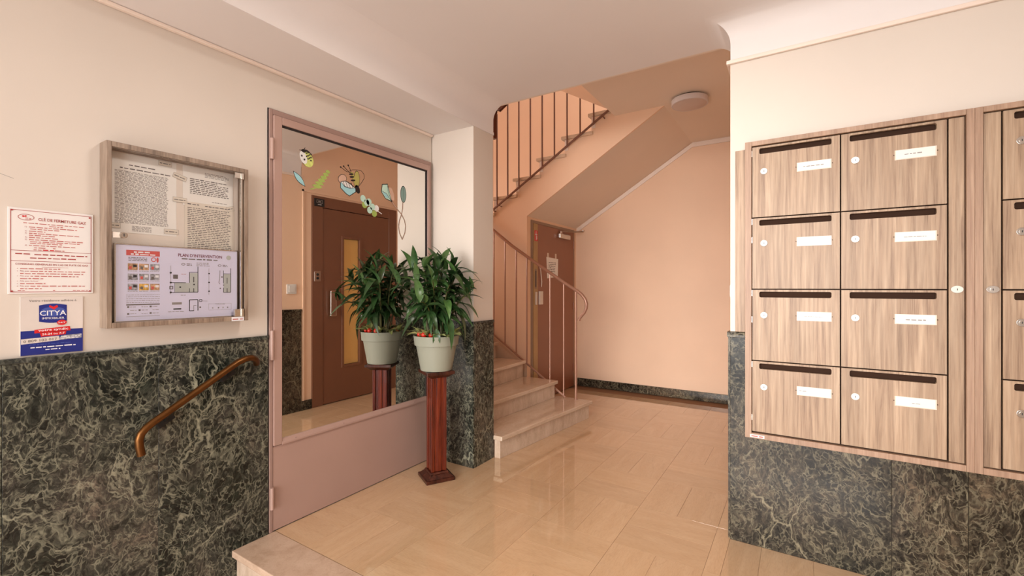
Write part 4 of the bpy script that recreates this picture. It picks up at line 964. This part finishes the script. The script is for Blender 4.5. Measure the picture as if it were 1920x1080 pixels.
nt = thing('door_notice', (XD + .0125, 4.84, 1.43), 'white typed notice taped to the brown cupboard door', 'paper')
B().prism([(4.68, 1.652), (4.985, 1.640), (4.975, 1.425), (4.70, 1.40)], lambda q: (XD + .0126, q[0], q[1]), lambda q: (XD + .0136, q[0], q[1])).build('sheet', 'paper', nt)
p = Print((XD + .0138, 0, 0), (0, 1, 0), step=.0004)
for k in range(6): p.words('ink', 4.735, 4.935, 1.585 - k * .021, .010, rnd, 1, .15)
p.build('lettering', nt)
for a in (4.70, 4.90): B().box(XD + .0126, XD + .0132, a, a + .04, 1.635, 1.70).build('tape', 'clear_edge', nt)

# ------------------------------------------------------------------ lift door (seen in the mirror)
dl = thing('door_3', (XR, 3.55, 0), 'brown metal lift door with a tall narrow window reflected in the mirror', None, None, 'structure')
B().box(XR - .012, XR + .1, 2.945, 3.075, 0, 2.288).box(XR - .012, XR + .1, 4.02, 4.150, 0, 2.288).box(XR - .012, XR + .1, 3.075, 4.02, 2.17, 2.288).build('door_frame', 'lift', dl, .003)
hole = [(.270, .400), (.485, .400), (.485, 1.845), (.270, 1.845)]
me = plate_with_hole(.942, 2.155, .03, hole)
lf = bpy.data.objects.new('leaf', me); me.materials.append(M['lift']); C.objects.link(lf); lf.parent = dl
lf.location = (-.006, 3.077 - 3.55, .008); lf.rotation_euler = (0, 0, R(90)); lf.scale = (1, -1, 1)
wfm = B().box(XR - .016, XR + .024, 3.317, 3.347, .378, 1.883).box(XR - .016, XR + .024, 3.562, 3.592, .378, 1.883).box(XR - .016, XR + .024, 3.347, 3.562, 1.853, 1.883).box(XR - .016, XR + .024, 3.347, 3.562, .378, .408)
wfm.build('window_frame', 'lift', dl, .003)
B().box(XR + .018, XR + .022, 3.346, 3.563, .407, 1.854).build('window_pane', 'lift_light', dl)
hd = B().box(XR - .05, XR - .034, 3.150, 3.222, .975, 1.26).build('handle', 'chrome', dl, .006)
B().box(XR - .035, XR - .0065, 3.172, 3.20, 1.0, 1.03).box(XR - .035, XR - .0065, 3.172, 3.20, 1.2, 1.23).build('handle_stem', 'chrome', hd)
ind = B().box(XR - .024, XR - .0125, 2.968, 3.088, 2.175, 2.258).build('floor_indicator', 'iron', dl, .003)
p = Print((XR - .0245, 3.085, 2.175), (0, -1, 0), step=.0005); p.frame('ink_soft', .02, .095, .035, .068, .004, 1); p.rect('ink_soft', .04, .075, .046, .056, 1); p.rect('p_white', .035, .080, .016, .021, 1); p.build('display', ind)
cbx = B().box(XR - .020, XR - .0125, 2.968, 3.044, 1.36, 1.47).build('call_plate', 'chrome', dl, .003)
for z in (1.395, 1.435): B().disc((XR - .0202, 3.006, z), (-1, 0, 0), .014, .005, 14).build('call_button', 'iron', cbx)
ls = thing('light_switch', (XR, 2.717, 1.278), 'square white light switch above the marble beside the lift', 'light switch')
B().box(XR - .010, XR - .0006, 2.664, 2.770, 1.228, 1.328).build('plate', 'white', ls, .004)
B().box(XR - .015, XR - .0102, 2.684, 2.750, 1.246, 1.310).build('rocker', 'white', ls, .003)

# ------------------------------------------------------------------ round lamp under the landing
lm = thing('ceiling_lamp', (-.815, 4.2, ZS), 'round white ceiling lamp under the upper landing', 'lamp')
B().lathe([(.125, ZS - .014), (.125, ZS - .0005)], -.815, 4.2, 40).build('base_plate', 'dark_gap', lm, 0, True)
B().lathe([(.150, ZS - .062), (.153, ZS - .058), (.153, ZS - .018), (.148, ZS - .0145)], -.815, 4.2, 48).build('ring', 'lamp_white', lm, 0, True)
B().lathe([(0, ZS - .080), (.06, ZS - .078), (.11, ZS - .071), (.138, ZS - .0625)], -.815, 4.2, 48).build('diffuser', 'lamp_diff', lm, 0, True)

# ------------------------------------------------------------------ mailboxes
YK = 2.515      # front plane of the doors
COLW, ROWH = .3545, .3490
def rounded(x0, x1, z0, z1, r):
    return arc(x1 - r, z1 - r, r, 0, 90, 4) + arc(x0 + r, z1 - r, r, 90, 180, 4) + arc(x0 + r, z0 + r, r, 180, 270, 4) + arc(x1 - r, z0 + r, r, 270, 360, 4)
door_me = plate_with_hole(COLW - .005, ROWH - .005, .016, rounded(.030, .319, .307, .335, .007))
door_me.materials.append(M['oak'])
# illegible print on the name labels: (start, end, height above label edge, stroke height), None for the blank one
names = {(0, 0): (.022, .100, .015, .007), (1, 0): (.028, .092, .016, .007), (0, 1): None, (1, 1): (.026, .098, .016, .005), (0, 2): (.026, .096, .016, .004), (1, 2): (.032, .096, .014, .008), (0, 3): (.006, .040, .017, .006), (1, 3): (.052, .078, .013, .005)}
def lock(parent, x, z, big=False, worn=False):
    l_ = B().disc((x, YK - .0005, z), (0, -1, 0), .0155 if not big else .019, .004, 24, .0155 if not big else .015).build('lock', 'steel_white' if not worn else 'chrome', parent, .0012)
    B().disc((x, YK - .0046, z), (0, -1, 0), .0085, .0008, 16).build('lock_core', 'chrome' if worn else 'steel_white', parent)
    B().box(x - .0012, x + .0012, YK - .0062, YK - .0055, z - .004, z + .004).build('keyhole', 'ink_dark', parent)
def mail_door(cab, c, x0, z1, txt, worn=False, blank=False, small=False):
    d = bpy.data.objects.new('door', door_me); C.objects.link(d); d.parent = cab
    wx, wz = x0 + .0025, z1 - ROWH + .0025
    off = parent_off(cab); d.location = (wx - off[0], YK - off[1], wz - off[2])
    B().box(wx + .026, wx + .323, YK + .0255, YK + .028, wz + .300, wz + .339).build('slot_flap', 'slot_flap', d)
    lock(d, wx + .050, wz + .221, worn=worn)
    lx0, lx1, lz0, lz1 = wx + .189, wx + .315, wz + .203, wz + .241
    B().box(lx0 - .004, lx1 + .004, YK - .0012, YK - .0003, lz0 - .003, lz1 + .001).build('label_holder', 'clear_edge', d)
    nl_ = B().box(lx0, lx1, YK - .0022, YK - .0013, lz0, lz1).build('name_label', 'white', d)
    for q in (lx0 - .0065, lx1 + .0065): B().disc((q, YK - .0003, (lz0 + lz1) / 2), (0, -1, 0), .002, .0015, 8).build('label_rivet', 'dark_gap', d)
    if txt:
        p = Print((lx0, YK - .0024, lz0), (1, 0, 0), step=.0003)
        p.words('ink_soft', txt[0], txt[1], txt[2], txt[3] * .6, rnd)
        p.build('name_print', d)
def cabinet(x0, x1, doors_x, nar, label, name_map, left_edge):
    cab = thing('mailbox_cabinet', ((x0 + x1) / 2, YM, .56), label, 'mailbox', 'mailbox cabinets')
    yb_ = YM - .0005
    B().box(x0, x0 + .028 if left_edge else x0 + .0238, YK - .012, yb_, .56, 2.012).build('side_board', 'oak_frame', cab, .001)
    B().box(x1 - .0238, x1, YK - .012, yb_, .56, 2.012).build('side_board', 'oak_frame', cab, .001)
    xa, xb_ = x0 + (.0285 if left_edge else .0243), x1 - .0243
    B().box(xa, xb_, YK - .012, yb_, 1.990, 2.012).build('top_board', 'oak_frame', cab, .001)
    B().box(xa, xb_, YK - .012, yb_, .56, .585).build('bottom_board', 'oak_frame', cab, .001)
    B().box(xa, xb_, YK + .030, yb_ - .001, .586, 1.989).build('inner_back', 'dark_gap', cab)
    for c, dx in enumerate(doors_x):
        for r0 in range(4):
            mail_door(cab, c, dx, 1.988 - r0 * ROWH - r0 * .0008, name_map.get((c, r0)), worn=(c, r0) == (1, 0) or not left_edge)
    B().box(nar[0] + .002, nar[1] - .002, YK, YK + .016, .588, 1.9865).build('access_panel', 'oak', cab, .001)
    pn = cab.children[-1]
    pn = [o for o in cab.children if o.name.startswith('access_panel')][-1]
    lock(pn, (nar[0] + nar[1]) / 2 + .001, 1.290, True, not left_edge)
    return cab
c1 = cabinet(-.227, .588, [-.1985, .1565], (.5125, .563), 'large wood-grain mailbox cabinet with eight doors beside the stair hall', names, True)
for z in (1.955, 1.62, 1.53, 1.27, 1.14, .92, .66): B().box(-.1988, -.1965, YK - .002, YK + .004, z - .014, z + .014).build('hinge', 'chrome', c1)
p = Print((-.205, YK - .0125, .5605), (1, 0, 0), step=.0005); p.rect('white', 0, .062, .004, .018, 1); p.words('ink_red_soft', .006, .056, .0075, .007, rnd, 2); p.build('maker_sticker', c1)
c2 = cabinet(.5885, 1.43, [.6675, 1.022], (.614, .6665), 'right-hand wood-grain mailbox cabinet cut by the picture edge', {}, False)
# wood filler beside the cabinet
flr = B().box(-.278, -.2275, YM - .004, YM + .0115, 1.0715, 1.995).build('filler_strip', 'oak', None, .001)
tag(flr, 'narrow wood-grain filler strip on the wall left of the mailboxes', 'wood strip')
